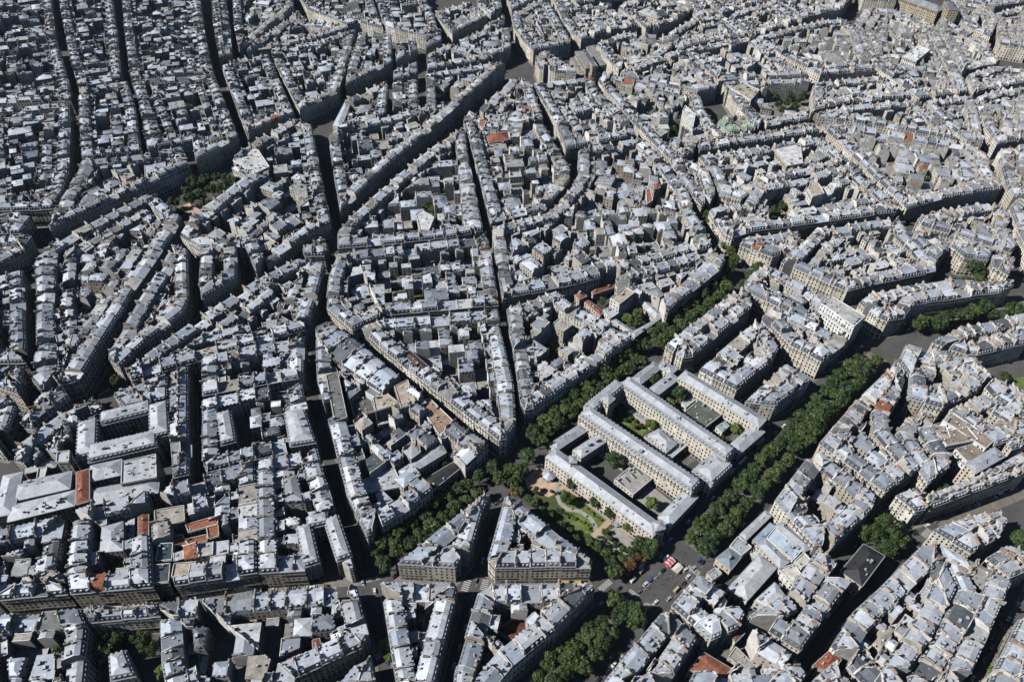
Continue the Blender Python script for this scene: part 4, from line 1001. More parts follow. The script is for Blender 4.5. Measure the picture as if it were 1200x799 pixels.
for lab, pts, cr in (('round dark tree in the lower school courtyard', [(721, 537, 1.5)], DARKC), ('tree in the upper school courtyard beside the long wing', [(796, 460, 1.25)], None), ('bright small tree in the upper school courtyard', [(785, 472, .7)], LIGHT),
        ('round tree at the end of the school garden', [(764, 497, 1.05)], LIGHT), ('low broad tree in the school corner yard', [(768, 443, 1.1)], None), ('yellow-green tree in the far school yard', [(862, 501, .95)], LIGHT), ('dark tree beside the hut in the far school yard', [(848, 515, .9)], DARKC),
        ('light green tree in the lower school yard by the wing', [(763, 589, .9)], LIGHT), ('wine-red shrub in the middle school garden', [(728, 487, .6)], WINE), ('left tree of the two in the institution court', [(140, 502, 1.05)], None), ('right tree of the two in the institution court', [(154, 499, 1.1)], None),
        ('round dark tree in the court of the central block', [(465, 497, 1.25)], DARKC), ('tree in the enclosed garden by the curved white block', [(500, 240, 1.2)], None), ('second tree in the enclosed garden by the curved white block', [(508, 246, 1.0)], None), ('tree between the red tiled school roofs', [(706, 352, 1.0)], None),
        ('left tree of the square school garden', [(737, 374, 1.0)], LIGHT), ('right tree of the square school garden', [(748, 368, 1.0)], None), ('lower tree of the square school garden', [(746, 378, .9)], None), ('tree in the workshop court at the lower right', [(929, 700, 1.1)], LIGHT), ('second tree in the workshop court at the lower right', [(922, 708, 1.0)], None),
        ('tree at the right edge above the white houses', [(1198, 630, 1.5)], None), ('tree at the bottom right corner', [(1172, 793, 1.5)], LIGHT), ('tree on the wide street below the left crossing', [(452, 755, .8)], LIGHT), ('second tree on the wide street below the crossing', [(457, 770, .7)], LIGHT),
        ('tree above the roofs near the round church apse', [(747, 113, 1.2)], None), ('courtyard tree right of the upper street', [(751, 220, 1.2)], None), ('tree row piece in the walled court at right', [(1098, 575, .8)], LIGHT), ('second tree in the walled court at right', [(1108, 570, .9)], None), ('small tree at the small square on the left', [(134, 445, .9)], DARKC),
        ('tree by the left wing court, lower left garden', [(165, 748, 1.4)], DARKC), ('darker tree in the lower left garden', [(122, 760, 1.3)], DARKC), ('middle tree in the lower left garden', [(135, 752, 1.1)], DARKC), ('right tree in the lower left garden', [(175, 760, 1.2)], DARKC), ('bright shrub tree at the garden foot, lower left', [(191, 785, .8)], LIGHT),
        ('yellowish bush tree in the bottom left court', [(232, 779, .8)], LIGHT), ('court tree below the red terrace', [(237, 652, 1.0)], LIGHT), ('tree by the round building, right edge lawn', [(1178, 440, 1.0)], DARKC)):
    trees_px(pts, 1, lab, None, cr, jit=0)
nct = 0; cnt = {}; fol = MB()
gm = []
for P, blk in COURTS:
    c = centroid(P); px = to_px(*c, 6); A = area(P)
    if A < 22 or masked(P): continue
    right = px[0] > 480
    if random.random() < (.55 if right else .33):
        gm.append([(p[0], p[1], .15) for p in P])
        r = min(1.1, math.sqrt(A)/10)
        if blk in PHRASE and A > 30:
            cnt[blk] = cnt.get(blk, 0)+1
            if cnt[blk] <= 3 and px[1] > 0: tree(c[0], c[1], r*.9, 'small courtyard tree inside the %s, %s planted there' % (PHRASE[blk], ORD[cnt[blk]]), 'courtyard trees, '+PHRASE[blk])
        elif A > 22:
            for k in range(34):
                d = Vector((random.gauss(0, 1), random.gauss(0, 1), random.gauss(0, 1))).normalized(); q = 3.6*r; cc = Vector((c[0]+d.x*q, c[1]+d.y*q, 6.5+d.z*q)); u = d.orthogonal().normalized()*1.3*r; v = d.cross(u); tc = vary(random.choice(LEAFC), .35)
                fol.face([tuple(cc-u), tuple(cc-v), tuple(cc+u), tuple(cc+v)], LEAF, tc)
            fol.box(c[0], c[1], 0, 5, 1, 0, .4, .4, LEAF, (.09, .07, .05))
if gm: simple('courtyard_gardens', gm, M_EARTH)
fol.build('courtyard_foliage', kind='stuff', label='green foliage in the courtyards of the distant blocks', category='foliage')
# ---------------------------------------------------------------- the park
def sheet(name, pts, z, m): return simple(name, [[(*un(x, y, z), z) for x, y in pts]], m)
def ribbon(name, pts, wd, z, m):
    W_ = [Vector(un(x, y, z)) for x, y in pts]; fs = []; Lf = []; Rg = []
    for i, p in enumerate(W_):
        d = (W_[min(i+1, len(W_)-1)]-W_[max(i-1, 0)]).normalized(); n = Vector((-d.y, d.x))*wd/2; Lf.append(p+n); Rg.append(p-n)
    for i in range(len(W_)-1): fs.append([(*Rg[i], z), (*Rg[i+1], z), (*Lf[i+1], z), (*Lf[i], z)])
    return simple(name, fs, m)
pk = lambda X, Y: (590+X/5.325, 540+Y/5.325)
sheet('park_earth', [pk(*p) for p in ((300, 20), (420, 90), (930, 500), (700, 700), (560, 600), (150, 240), (110, 120), (210, 40))], .02, M_EARTH)
sheet('park_forecourt', [pk(*p) for p in ((330, 40), (440, 110), (960, 480), (900, 540), (760, 450), (640, 370), (480, 235), (400, 190), (330, 150))], .03, M_ORNG)
sheet('playground', [pk(*p) for p in ((130, 115), (230, 25), (320, 25), (405, 130), (360, 190), (280, 225), (230, 205), (150, 170))], .05, M_SAND)
sheet('lawn', [pk(*p) for p in ((320, 195), (360, 180), (420, 250), (500, 230), (640, 365), (590, 415), (555, 455), (470, 450), (380, 350))], .06, M_GRASS)
sheet('sports_court', [pk(*p) for p in ((650, 440), (705, 405), (835, 510), (785, 550))], .06, M_PATH)
ribbon('park_path', [pk(*p) for p in ((335, 215), (355, 265), (400, 300), (480, 315), (540, 355), (572, 400), (580, 440))], 3.0, .09, M_PATH)
ribbon('park_path', [pk(*p) for p in ((505, 250), (560, 290), (650, 360))], 2.4, .09, M_PATH)
ribbon('park_path', [pk(*p) for p in ((700, 360), (650, 385), (600, 435), (555, 470))], 4.0, .10, M_ORNG)
ribbon('park_path', [pk(*p) for p in ((585, 455), (660, 520), (770, 600))], 5.0, .11, M_PATH)
ribbon('park_path', [pk(*p) for p in ((300, 90), (350, 150), (330, 210))], 3.0, .11, M_PATH)
trees_px([(*pk(430, 130), .95), (*pk(400, 225), 1.05), (*pk(575, 250), .9), (*pk(665, 312), 1.0), (*pk(610, 270), .7)], 1, 'park tree casting a shadow on the lawn path, %s from top', 'park trees along the school wall', crown=DARKC, jit=.2)
trees_px([(*pk(780, 400), .95), (*pk(800, 375), .8)], 1, 'light green tree by the park kiosk, %s of two', 'park trees by the kiosk', crown=LIGHT, jit=.2)
trees_px([(*pk(60, 130), .9), (*pk(105, 185), .75), (*pk(155, 235), .75), (*pk(195, 262), .65), (*pk(240, 310), .7), (*pk(295, 340), .65), (*pk(355, 400), .7), (*pk(415, 440), .65), (*pk(455, 480), .65), (*pk(200, 180), .6), (*pk(40, 60), 1.0), (*pk(90, 90), 1.0)], 1, 'shaded tree on the street edge of the park, %s from top', 'park trees along the lower left street', jit=.3)
trees_px([(*pk(540, 500), .75), (*pk(588, 535), .7), (*pk(640, 580), .7), (*pk(680, 610), .65), (*pk(752, 610), .75), (*pk(635, 440), .5), (*pk(665, 480), .5), (*pk(700, 515), .5), (*pk(745, 545), .55)], 1, 'small clipped tree near the park sports court, %s from left', 'clipped trees of the park', jit=.2)
trees_px([(*pk(840, 515), .9), (*pk(885, 535), 1.05), (*pk(905, 575), 1.0), (*pk(920, 520), 1.0), (*pk(800, 565), .75), (*pk(680, 670), 1.1), (*pk(700, 700), 1.0), (*pk(665, 640), .9)], 1, 'dark tree at the plaza end of the park, %s from left', 'park trees at the plaza end', jit=.2)
trees_px([(*pk(828, 600), .85), (*pk(870, 610), .6), (*pk(785, 645), .85), (*pk(755, 680), .85), (*pk(735, 700), .7)], 1, 'rust-brown tree at the plaza corner of the park, %s', 'rust-brown park trees', crown=RUST, jit=.2)
trees_px([(*pk(70, 190), .7), (*pk(1090, 320), .5)], 1, 'olive tree by the park edge, %s', 'olive park trees', crown=OLIVE, jit=.2)
def bush(x, y, s, col):
    pass
for pts in ([(690, 527), (712, 512), (752, 543), (735, 556)], [(745, 585), (762, 568), (790, 590), (772, 606)], [(777, 528), (812, 508), (835, 527), (800, 549)], [(800, 462), (850, 495), (870, 512), (862, 522), (790, 478)], [(652, 525), (680, 506), (690, 512), (662, 530)]):
    sheet('school_yard', pts, .16, M_PATH if pts[0][0] in (745, 690) else M_COURT)
sheet('street_lane', [(1098, 612), (1210, 568), (1210, 580), (1104, 624)], .02, M_GRAV); sheet('lawn', [(1180, 446), (1205, 440), (1215, 456), (1190, 456)], .2, M_GRASS); sheet('square_path', [(208, 243), (222, 238), (240, 250), (228, 255)], .15, M_SAND)
sheet('school_garden', [(722, 487), (735, 478), (762, 498), (752, 512), (735, 503)], .17, M_GRASS)
for i, (x, y) in enumerate(((724, 481), (731, 485), (738, 490), (745, 494), (751, 500), (742, 500), (733, 493))):
    X, Y = un(x, y, 2); tree(X, Y, .38+.05*(i % 3), 'small garden shrub in the middle school court, %s from left' % ORD[i+1], 'shrubs of the school garden', (CROWNS[i % 7], WINE, LIGHT)[i % 3], 'shrub')
for o in [o for o in COL.objects if o.get('category') == 'gymnasium' and 'four skylights' in o['label']]:
    a, b = Vector(un(726, 568, 7)), Vector(un(752, 552, 7))
    for i in range(4):
        p = a+(b-a)*(i+.3)/3.6; d = (b-a).normalized(); mb = MB(); mb.box(p.x, p.y, 6.9, 7.5, -d.y, d.x, 5.0, 1.6, METAL, (.5, .5, .5), GLASS, (.06, .09, .10)); q = mb.build('skylight', None, p.x, p.y); q.parent = o; q.location = (p.x-o.location.x, p.y-o.location.y, 0)
rs = random.Random(5); cl = {'n': 0}
for pts, n_, cr, lab in (([(395, 345), (470, 365), (530, 405), (545, 440)], 9, LIGHT, 'yellow-green flower bed clump on the lower lawn, %s from left'), ([(520, 300), (560, 330), (610, 370)], 7, LIGHT, 'yellow-green bed clump on the upper lawn, %s from left'), ([(330, 95), (385, 120)], 4, None, 'shrub between bandstand and school wall, %s from left'),
        ([(230, 170), (280, 190), (340, 200)], 6, None, 'shrub along the foot of the playground, %s from left'), ([(340, 300), (380, 330), (440, 345)], 7, DARKC, 'dark shrub on the lower lawn edge, %s from left'), ([(600, 470), (660, 510), (740, 590)], 10, DARKC, 'clipped hedge shrub along the straight park path, %s from left')):
    L_ = len(pts)-1
    for i in range(n_):
        t = i/(n_-1)*L_; k0 = min(int(t), L_-1); f_ = t-k0; X = pts[k0][0]+(pts[k0+1][0]-pts[k0][0])*f_+rs.uniform(-6, 6); Y = pts[k0][1]+(pts[k0+1][1]-pts[k0][1])*f_+rs.uniform(-6, 6)
        x, y = un(*pk(X, Y), 1); tree(x, y, rs.uniform(.16, .3), lab % ORD[i+1], 'park shrubs', cr, 'shrub', .6)
for i, (X, Y, a) in enumerate(((430, 300, .3), (520, 345, .8), (560, 395, 1.2), (610, 320, .5), (560, 280, .5), (700, 540, .8), (640, 495, .8), (350, 150, .1), (310, 190, 0), (240, 190, 2), (680, 385, 2.2))):
    x, y = un(*pk(X, Y), .3); t = empty('park_bench', x, y, 'dark park bench beside the park paths, %s counted from the bandstand' % ORD[i+1], 'bench', 'benches of the park', 0, a)
    for nm_, bb in (('seat', (0, 0, .42, .48, 1, 0, 1.8, .45)), ('backrest', (0, .24, .5, .9, 1, 0, 1.8, .06)), ('leg', (-.7, 0, 0, .42, 1, 0, .08, .4)), ('leg', (.7, 0, 0, .42, 1, 0, .08, .4))): q = MB(); q.box(*bb, METAL, (.05, .09, .06)); q.build(nm_, t)
# bandstand
bx, by = un(*pk(285, 85), 4)
t = empty('bandstand', bx, by, 'small octagonal bandstand with grey pointed roof on the playground', 'bandstand')
mb = MB(); mp = MB(); mbb = MB()
for i in range(8):
    a0, a1 = math.pi*i/4, math.pi*(i+1)/4; p0 = (5.2*math.cos(a0), 5.2*math.sin(a0)); p1 = (5.2*math.cos(a1), 5.2*math.sin(a1))
    mb.face([(*p0, 4.2), (*p1, 4.2), (0.5*math.cos(a1), .5*math.sin(a1), 6.6), (.5*math.cos(a0), .5*math.sin(a0), 6.6)], ZINC, vary((.36, .38, .42), .1))
    mb.face([(.5*math.cos(a0), .5*math.sin(a0), 6.6), (.5*math.cos(a1), .5*math.sin(a1), 6.6), (0, 0, 7.4)], ZINC, (.3, .32, .36))
    q = MB(); q.box(4.4*math.cos(a0), 4.4*math.sin(a0), .8, 4.3, 1, 0, .22, .22, METAL, (.1, .12, .1)); q.build('post', t)
    mbb.face([(4.6*math.cos(a0), 4.6*math.sin(a0), 0), (4.6*math.cos(a1), 4.6*math.sin(a1), 0), (4.6*math.cos(a1), 4.6*math.sin(a1), .8), (4.6*math.cos(a0), 4.6*math.sin(a0), .8)], PLASTER, (.4, .38, .34))
mbb.face([(4.6*math.cos(math.pi*i/4), 4.6*math.sin(math.pi*i/4), .8) for i in range(8)], PLASTER, (.35, .33, .3))
mb.build('roof', t); mbb.build('base', t)
kx, ky = un(*pk(715, 382), 3)
t = empty('park_kiosk', kx, ky, 'little round grey kiosk at the end of the orange path', 'kiosk')
mb = MB(); mw = MB()
for i in range(8):
    a0, a1 = math.pi*i/4, math.pi*(i+1)/4
    mb.face([(3.2*math.cos(a0), 3.2*math.sin(a0), 2.8), (3.2*math.cos(a1), 3.2*math.sin(a1), 2.8), (0, 0, 4.2)], ZINC, vary((.2, .21, .23), .1))
    mw.face([(2.6*math.cos(a0), 2.6*math.sin(a0), 0), (2.6*math.cos(a1), 2.6*math.sin(a1), 0), (2.6*math.cos(a1), 2.6*math.sin(a1), 2.8), (2.6*math.cos(a0), 2.6*math.sin(a0), 2.8)], PLASTER, (.3, .32, .28))
mb.build('roof', t); mw.build('wall', t)
# ---------------------------------------------------------------- boulevard walks, lanes, crossings
ribbon('tree_walk', [(628, 806), (750, 712)], 15, .14, M_GRAV)
ribbon('tree_walk', [(815, 645), (925, 525), (1030, 418)], 17, .14, M_GRAV)
ribbon('tree_walk', [(1068, 385), (1210, 358)], 14, .14, M_GRAV)
fs = []
def zebra(a, b, wd, n):
    A_, B_ = Vector(un(*a, 0)), Vector(un(*b, 0)); d = (B_-A_); L = d.length; d.normalize(); nn = Vector((-d.y, d.x))*wd/2
    for i in range(n):
        p = A_+d*(L*i/n); q = A_+d*(L*(i+.5)/n); fs.append([(*(p-nn), .012), (*(q-nn), .012), (*(q+nn), .012), (*(p+nn), .012)])
for a, b, wd, n in (((703, 691), (716, 680), 4, 9), ((806, 664), (820, 673), 4, 10), ((737, 692), (748, 700), 4, 9), ((544, 692), (549, 678), 4.5, 6), ((566, 691), (570, 678), 4.5, 6), ((418, 683), (445, 676), 3, 12), ((776, 653), (766, 644), 3.5, 8), ((755, 711), (768, 704), 4, 8), ((1035, 395), (1046, 388), 4, 8), ((440, 770), (448, 766), 4, 6), ((930, 775), (941, 784), 4, 7), ((1082, 628), (1090, 620), 4, 7), ((585, 524), (594, 517), 3.5, 7), ((768, 640), (778, 634), 3.5, 7)): zebra(a, b, wd, n)
def dashes(a, b, on, off, wd=.18):
    A_, B_ = Vector(un(*a, 0)), Vector(un(*b, 0)); d = (B_-A_); L = d.length; d.normalize(); nn = Vector((-d.y, d.x))*wd/2; t = 0
    while t < L-on:
        p = A_+d*t; q = A_+d*(t+on); fs.append([(*(p-nn), .012), (*(q-nn), .012), (*(q+nn), .012), (*(p+nn), .012)]); t += on+off
for a, b in (((738, 708), (775, 668)), ((760, 640), (812, 590)), ((812, 590), (905, 500)), ((790, 700), (830, 655)), ((775, 700), (812, 662))): dashes(a, b, 3, 3); 
for a, b in (((745, 700), (790, 655)), ((785, 690), (815, 660)), ((770, 714), (800, 686))): dashes(a, b, 30, .1, .25)
for (x0, y0), (x1, y1) in (((372, 400), (432, 712)), ((560, 225), (600, 420)), ((590, 610), (552, 700)), ((540, 720), (515, 800)), ((60, 20), (88, 115)), ((1030, 600), (925, 790)), ((1200, 690), (1135, 810))): dashes((x0, y0), (x1, y1), 3, 4)
simple('road_markings', fs, M_PAINT)
# kerb islands of the plaza
def island(pts, z=.13):
    P = ccw([(*un(x, y, z), 's') for x, y in pts]); f = [[(p[0], p[1], z) for p in P]]
    for i in range(len(P)): a, b = P[i], P[(i+1) % len(P)]; f.append([(a[0], a[1], 0), (b[0], b[1], 0), (b[0], b[1], z), (a[0], a[1], z)])
    simple('traffic_island', f, M_ASPH)
island([(746, 704), (790, 662), (806, 668), (770, 708)])
# ---------------------------------------------------------------- vehicles
def car_proto(name, label, col, L=4.3, Wd=1.8, H=1.45, kind='car'):
    t = empty(name, 0, 0, label, 'van' if kind == 'van' else kind)
    body = MB(); gl = MB()
    zs, hb = .25, (.85 if kind != 'van' else 1.1)
    if kind == 'bus': hb = 1.2
    def ring(x, w, z0, z1): return [(x, -w/2, z0), (x, w/2, z0), (x, w/2, z1), (x, -w/2, z1)]
    if kind == 'car': secs = [(-L/2, Wd*.86, .38, .78), (-L/2+.3, Wd, zs, hb), (-.9, Wd, zs, hb+.02), (.8, Wd, zs, hb), (L/2-.35, Wd, zs, .74), (L/2, Wd*.84, .36, .62)]
    else: secs = [(-L/2, Wd*.95, .35, hb+.1), (-L/2+.1, Wd, zs, hb+.1), (L/2-.9, Wd, zs, hb+.1), (L/2-.3, Wd, zs, hb-.1), (L/2, Wd*.88, .35, hb-.35)]
    R_ = [ring(*s) for s in secs]
    for i in range(len(R_)-1):
        for k in range(4): body.face([R_[i][k], R_[i+1][k], R_[i+1][(k+1) % 4], R_[i][(k+1) % 4]], METAL, col)
    body.face(R_[0], METAL, col); body.face(R_[-1][::-1], METAL, col)
    ct = hb
    if kind == 'car': cb, tp = ((-1.75, 1.0), (-1.2, .35)); 
    else: cb, tp = ((-L/2+.06, L/2-.45), (-L/2+.12, L/2-1.2))
    w0, w1 = Wd*.93, Wd*.76
    b0 = [(cb[0], -w0/2, ct), (cb[1], -w0/2, ct), (cb[1], w0/2, ct), (cb[0], w0/2, ct)]; t0 = [(tp[0], -w1/2, H-.04), (tp[1], -w1/2, H-.04), (tp[1], w1/2, H-.04), (tp[0], w1/2, H-.04)]
    for k in range(4):
        side = GLASS; cc = (.02, .024, .03)
        if kind == 'van' and k in (0, 2, 3): side, cc = METAL, col
        gl.face([b0[k], b0[(k+1) % 4], t0[(k+1) % 4], t0[k]], side, cc)
    rf = MB(); rf.face([(x, y, H) for x, y, z in t0], METAL, col)
    for k in range(4): a, b = t0[k], t0[(k+1) % 4]; rf.face([a, b, (b[0], b[1], H), (a[0], a[1], H)], METAL, col)
    body.build('body', t); gl.build('cabin', t); rf.build('roof', t)
    wh = MB(); 
    for k in range(8):
        a0, a1 = math.pi*k/4, math.pi*(k+1)/4; r = .33
        wh.face([(r*math.cos(a0), -.1, r*math.sin(a0)), (r*math.cos(a1), -.1, r*math.sin(a1)), (r*math.cos(a1), .1, r*math.sin(a1)), (r*math.cos(a0), .1, r*math.sin(a0))], FLAT, (.02, .02, .02))
    for sgn in (-.1, .1): wh.face([(.33*math.cos(math.pi*k/4), sgn, .33*math.sin(math.pi*k/4)) for k in range(8)], FLAT, (.05, .05, .05))
    wm = wh.mesh('wheel')
    for sx in (-1, 1):
        for sy in (-1, 1):
            o = bpy.data.objects.new('wheel', wm); COL.objects.link(o); o.parent = t; o.location = (sx*L*.31, sy*(Wd/2-.1), .33)
    return t
COLS = {'white': (.62, .62, .6), 'silver': (.36, .37, .38), 'black': (.02, .02, .022), 'grey': (.13, .135, .14), 'blue': (.04, .09, .26), 'red': (.16, .02, .02), 'beige': (.4, .35, .26), 'yellow': (.5, .33, .04)}
PROTO = {}
def place_car(kind, colr, px, toward, label, group=None, world=None, ang=None):
    x, y = un(*px, .7) if world is None else world
    if ang is None:
        x2, y2 = un(*toward, .7); ang = math.atan2(y2-y, x2-x)
    key = (kind, colr)
    dims = {'car': (4.3, 1.8, 1.45), 'van': (5.4, 2.0, 2.4), 'bus': (11.5, 2.5, 3.0)}[kind]
    if key not in PROTO: o = car_proto({'car': 'parked_car', 'van': 'delivery_van', 'bus': 'city_bus'}[kind], label, COLS[colr], *dims, kind); PROTO[key] = o
    else: o = copy_tree(PROTO[key])
    o.location = (x, y, 0.01); o.rotation_euler = (0, 0, ang); o['label'] = label; o['category'] = kind
    if group: o['group'] = group
    elif 'group' in o.keys(): del o['group']
D = (60, -62)
for kind, c, p, lab in (('van', 'white', (781, 653), 'white van parked beside the red stall on the plaza'), ('car', 'black', (777, 668), 'black car below the red stall on the plaza'), ('car', 'white', (803, 667), 'white car right of the pale stall on the plaza'),
        ('car', 'blue', (819, 656), 'bright blue car at the plaza corner by the boulevard trees'), ('van', 'white', (752, 663), 'white van by the rust-brown trees, upper of three'), ('van', 'beige', (752, 669), 'cream van by the rust-brown trees, middle of three'), ('van', 'white', (742, 679), 'white van by the park corner, lowest of three'),
        ('van', 'beige', (793, 690), 'beige truck driving along the lower edge of the plaza'), ('car', 'silver', (704, 707), 'silver car in the shade by the trees below the plaza'), ('car', 'grey', (771, 651), 'grey car at the upper plaza edge'),
        ('bus', 'white', (870, 541), 'white bus in the shaded lane beside the school, lower of two'), ('bus', 'silver', (891, 519), 'silver bus in the shaded lane beside the school, upper of two'), ('van', 'white', (857, 554), 'white van below the buses beside the school'), ('van', 'silver', (842, 568), 'silver van in the lane beside the school chapel'),
        ('car', 'white', (836, 583), 'white car at the school corner on the boulevard'), ('van', 'blue', (954, 457), 'pale blue van in the shade at the boulevard'), ('van', 'yellow', (871, 615), 'yellow digger-coloured van outside the long pale shed'), ('car', 'silver', (862, 619), 'silver car below the yellow van'), ('van', 'blue', (881, 661), 'small blue van standing in the factory yard'),
        ('car', 'white', (1065, 386), 'white car at the far right crossing'), ('car', 'silver', (980, 438), 'silver car by the upper end of the boulevard trees'), ('van', 'white', (867, 471), 'white van parked by the school corner street')):
    place_car(kind, c, p, (p[0]+D[0], p[1]+D[1]), lab)
ci = 0
for (a, b, step, off, nm) in (((420, 610), (452, 799), 17, 2.6, 'wide vertical street on the left'), ((425, 640), (440, 720), 13, -4.2, 'wide vertical street on the left'), ((370, 430), (400, 580), 16, 3.0, 'vertical street above the left crossing'),
        ((588, 610), (560, 690), 13, -3, 'dark street between the two triangular blocks'), ((548, 710), (520, 799), 14, 3, 'dark street below the triangular blocks'), ((700, 722), (610, 799), 12, -15, 'carriageway left of the lower boulevard trees'), ((770, 720), (690, 799), 12, 3, 'carriageway right of the lower boulevard trees'),
        ((1028, 604), (930, 780), 15, -2.6, 'dark street left of the theatre'), ((1075, 645), (940, 790), 15, 2.6, 'side street below the theatre'), ((1190, 700), (1130, 799), 15, 2.5, 'street at the bottom right'), ((1195, 705), (1150, 780), 17, -2.5, 'street at the bottom right'),
        ((600, 400), (612, 500), 15, 1.8, 'straight street running up the middle'), ((430, 395), (580, 508), 18, 1.8, 'diagonal street above the avenue'), ((240, 460), (235, 560), 17, 1.8, 'dark street right of the institution'), ((96, 478), (135, 458), 9, 3, 'small square at the left'), ((765, 630), (740, 652), 7, -3, 'street between park and school corner'), ((448, 668), (600, 560), 8, -9, 'avenue left of the park'), ((620, 545), (745, 440), 8, 8, 'avenue beside the school'), ((845, 590), (1040, 415), 8, 12, 'boulevard lane right of the trees'), ((800, 625), (1000, 415), 8, -8, 'boulevard lane beside the school'), ((10, 715), (400, 690), 10, 2.5, 'long cross street at lower left'), ((775, 735), (700, 799), 8, 6, 'kerb of the bottom boulevard'), ((1085, 622), (1200, 575), 8, 3, 'sunny street at the right edge'), ((755, 400), (850, 320), 8, 0, 'avenue toward its far end'), ((985, 430), (1045, 385), 13, 3, 'crossing above the boulevard trees')):
    A_, B_ = Vector(un(*a, 0)), Vector(un(*b, 0)); d = B_-A_; L = d.length; d.normalize(); n = Vector((-d.y, d.x)); t = 4; k = 0
    while t < L-4 and k < 18:
        p = A_+d*t+n*off
        if not any(inside([(q[0], q[1]) for q in BL], p.x, p.y) for BL in BLOCKS.values()):
            k += 1; ci += 1; c = random.choice(('white', 'silver', 'black', 'grey', 'grey', 'blue', 'black', 'silver', 'white', 'red'))
            place_car('car', c, (0, 0), None, '%s car, %s along the %s, %s kerb' % (c, ORD[k], nm, 'left' if off < 0 else 'right'), 'cars in the '+nm, world=(p.x, p.y), ang=math.atan2(d.y, d.x)+(0 if random.random() < .5 else math.pi))
        t += step*random.uniform(.45, 1.3)
k = 0
for x_, y_ in ((735, 705), (741, 699), (748, 692), (756, 684), (762, 678), (783, 700), (800, 682), (806, 676), (814, 666), (822, 660), (760, 712), (768, 705), (776, 640), (786, 632), (797, 622), (806, 612), (720, 700), (725, 690), (829, 650), (836, 643)):
    k += 1; c = ('white', 'silver', 'black', 'grey', 'white', 'blue', 'silver', 'black')[k % 8]
    place_car('car', c, (x_+random.uniform(-1.5, 1.5), y_+random.uniform(-1.5, 1.5)), (x_+60, y_-62), '%s car in the traffic of the plaza, %s counted from lower left' % (c, ORD[min(k, 20)] if k <= 20 else ORD[k-20]+' past twenty'), 'cars on the plaza')
# market stalls on the plaza
for px, c, lab in (((785, 658), (.55, .05, .07), 'red and white canopied stall on the plaza'), ((794, 665), (.55, .5, .45), 'pale canopied stall on the plaza')):
    x, y = un(*px, 3); t = empty('market_stall', x, y, lab, 'stall', None, 0, math.atan2(*(lambda v: (v[1], v[0]))(Vector(un(px[0]+10, px[1]-10, 3))-Vector((x, y)))))
    cv = MB(); hw, hd = 3.6, 2.4
    for s_ in range(6):
        x0, x1 = -hw+s_*1.2, -hw+(s_+1)*1.2; cc = c if s_ % 2 == 0 or c[1] > .2 else (.6, .5, .5)
        cv.face([(x0, -hd, 2.5), (x1, -hd, 2.5), (x1, 0, 3.3), (x0, 0, 3.3)], PLASTER, cc); cv.face([(x0, 0, 3.3), (x1, 0, 3.3), (x1, hd, 2.5), (x0, hd, 2.5)], PLASTER, cc)
    cv.build('canopy', t)
    for sx in (-1, 1):
        for sy in (-1, 1): q = MB(); q.box(sx*(hw-.2), sy*(hd-.2), 0, 2.55, 1, 0, .1, .1, METAL, (.3, .3, .3)); q.build('post', t)
    q = MB(); q.box(0, 0, 0, .9, 1, 0, 5.6, 2.2, PLASTER, (.3, .22, .15)); q.build('counter', t)
# people on the plaza: one body mesh, posed walking, shared with different clothes
def person_mesh(cl, tr):
    mb = MB(); N = 8
    def tube(pts, col):
        rings = []
        for x, y, z, rx, ry in pts: rings.append([(x+rx*math.cos(2*math.pi*i/N), y+ry*math.sin(2*math.pi*i/N), z) for i in range(N)])
        for a, b in zip(rings, rings[1:]):
            for i in range(N): mb.face([a[i], a[(i+1) % N], b[(i+1) % N], b[i]], PLASTER, col)
        mb.face(rings[-1], PLASTER, col); mb.face(rings[0][::-1], PLASTER, col)
    for s_ in (-1, 1):
        tube([(s_*.22+.08, s_*.1, 0, .11, .05), (s_*.2, s_*.1, .1, .06, .05), (s_*.1+.03, s_*.1, .48, .07, .065), (0, s_*.1, .88, .1, .09)], tr)
        tube([(-s_*.25, s_*.27, .78, .035, .03), (-s_*.16, s_*.26, 1.05, .045, .04), (0, s_*.22, 1.42, .06, .055)], cl)
    tube([(0, 0, .82, .12, .17), (0, 0, 1.05, .11, .15), (0, 0, 1.35, .12, .2), (0, 0, 1.46, .09, .17), (0, 0, 1.52, .05, .06), (0, 0, 1.56, .05, .055)], cl)
    tube([(.02, 0, 1.54, .05, .05), (.02, 0, 1.6, .085, .075), (.01, 0, 1.7, .1, .08), (0, 0, 1.77, .08, .065), (0, 0, 1.8, .03, .03)], (.3, .19, .13))
    mb.box(-.02, 0, 1.69, 1.81, 1, 0, .18, .15, PLASTER, (.05, .035, .025))
    return mb.mesh('person')
PM = [person_mesh(*c) for c in (((.05, .06, .1), (.03, .03, .04)), ((.4, .38, .36), (.05, .05, .08)), ((.25, .04, .04), (.04, .04, .05)), ((.03, .03, .03), (.12, .12, .13)))]
cn = ('dark jacket', 'pale shirt', 'red top', 'black coat'); k = 0
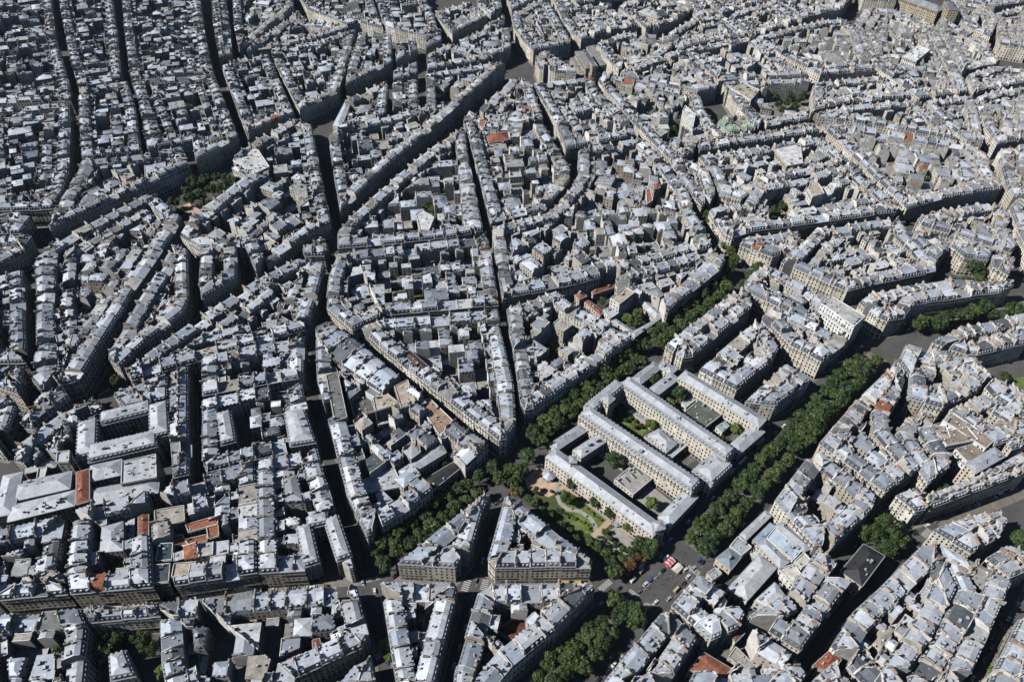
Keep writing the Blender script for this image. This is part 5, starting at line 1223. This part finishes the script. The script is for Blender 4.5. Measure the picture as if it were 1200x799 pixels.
for p in ((784, 672), (787, 674), (790, 671), (783, 677), (788, 677), (792, 674), (795, 672), (763, 681), (775, 684), (790, 664), (799, 660), (781, 679), (766, 697), (797, 645), (802, 648), (760, 690), (770, 676), (788, 657)):
    x, y = un(*p, .9); o = bpy.data.objects.new('person', PM[k % 4]); COL.objects.link(o); o.location = (x, y, .14 if True else 0); o.rotation_euler = (0, 0, random.uniform(0, 6.28))
    o['label'] = 'person in %s walking on the plaza, %s from the stalls' % (cn[k % 4], ORD[k+1]); o['category'] = 'person'; o['group'] = 'people on the plaza'; k += 1
# street lamps round the plaza and along the boulevard
lm = MB(); lm.box(0, 0, 0, 8, 1, 0, .16, .16, METAL, (.08, .09, .08)); lm.box(.9, 0, 7.85, 7.97, 1, 0, 1.9, .1, METAL, (.08, .09, .08)); lampm = lm.mesh('pole'); lh = MB(); lh.box(1.7, 0, 7.7, 7.86, 1, 0, .8, .3, METAL, (.3, .3, .3)); lhm = lh.mesh('lamp_head')
for i, p in enumerate(((748, 690), (762, 676), (777, 660), (800, 690), (813, 676), (829, 658), (812, 600), (835, 575), (858, 550), (880, 527), (903, 503), (925, 480), (948, 458))):
    x, y = un(*p, 0); t = empty('street_lamp', x, y, 'slim grey street lamp, %s from the plaza along the boulevard lane' % ORD[i+1], 'street lamp', 'street lamps of plaza and boulevard', 0, R(40))
    for nm_, me in (('pole', lampm), ('lamp_head', lhm)): o = bpy.data.objects.new(nm_, me); COL.objects.link(o); o.parent = t

# ---------------------------------------------------------------- thin summer air
HAZE = 0.000012
if HAZE:
    hb = MB(); hz = bpy.data.meshes.new('haze'); x0, x1, y0, y1, z0, z1 = -3200, 2600, -4200, 900, -1, 470
    V = [(x, y, z) for z in (z0, z1) for x, y in ((x0, y0), (x1, y0), (x1, y1), (x0, y1))]
    hz.from_pydata(V, [], [(3, 2, 1, 0), (4, 5, 6, 7), (0, 1, 5, 4), (1, 2, 6, 5), (2, 3, 7, 6), (3, 0, 4, 7)])
    hm = bpy.data.materials.new('haze'); hm.use_nodes = True; t_ = hm.node_tree; t_.nodes.clear(); ou = t_.nodes.new('ShaderNodeOutputMaterial'); pv = t_.nodes.new('ShaderNodeVolumePrincipled')
    pv.inputs['Color'].default_value = (.72, .83, 1, 1); pv.inputs['Density'].default_value = HAZE; t_.links.new(pv.outputs[0], ou.inputs['Volume'])
    hz.materials.append(hm); ho = bpy.data.objects.new('haze', hz); COL.objects.link(ho); ho['kind'] = 'stuff'; ho['label'] = 'thin blue summer haze over the far rooftops'
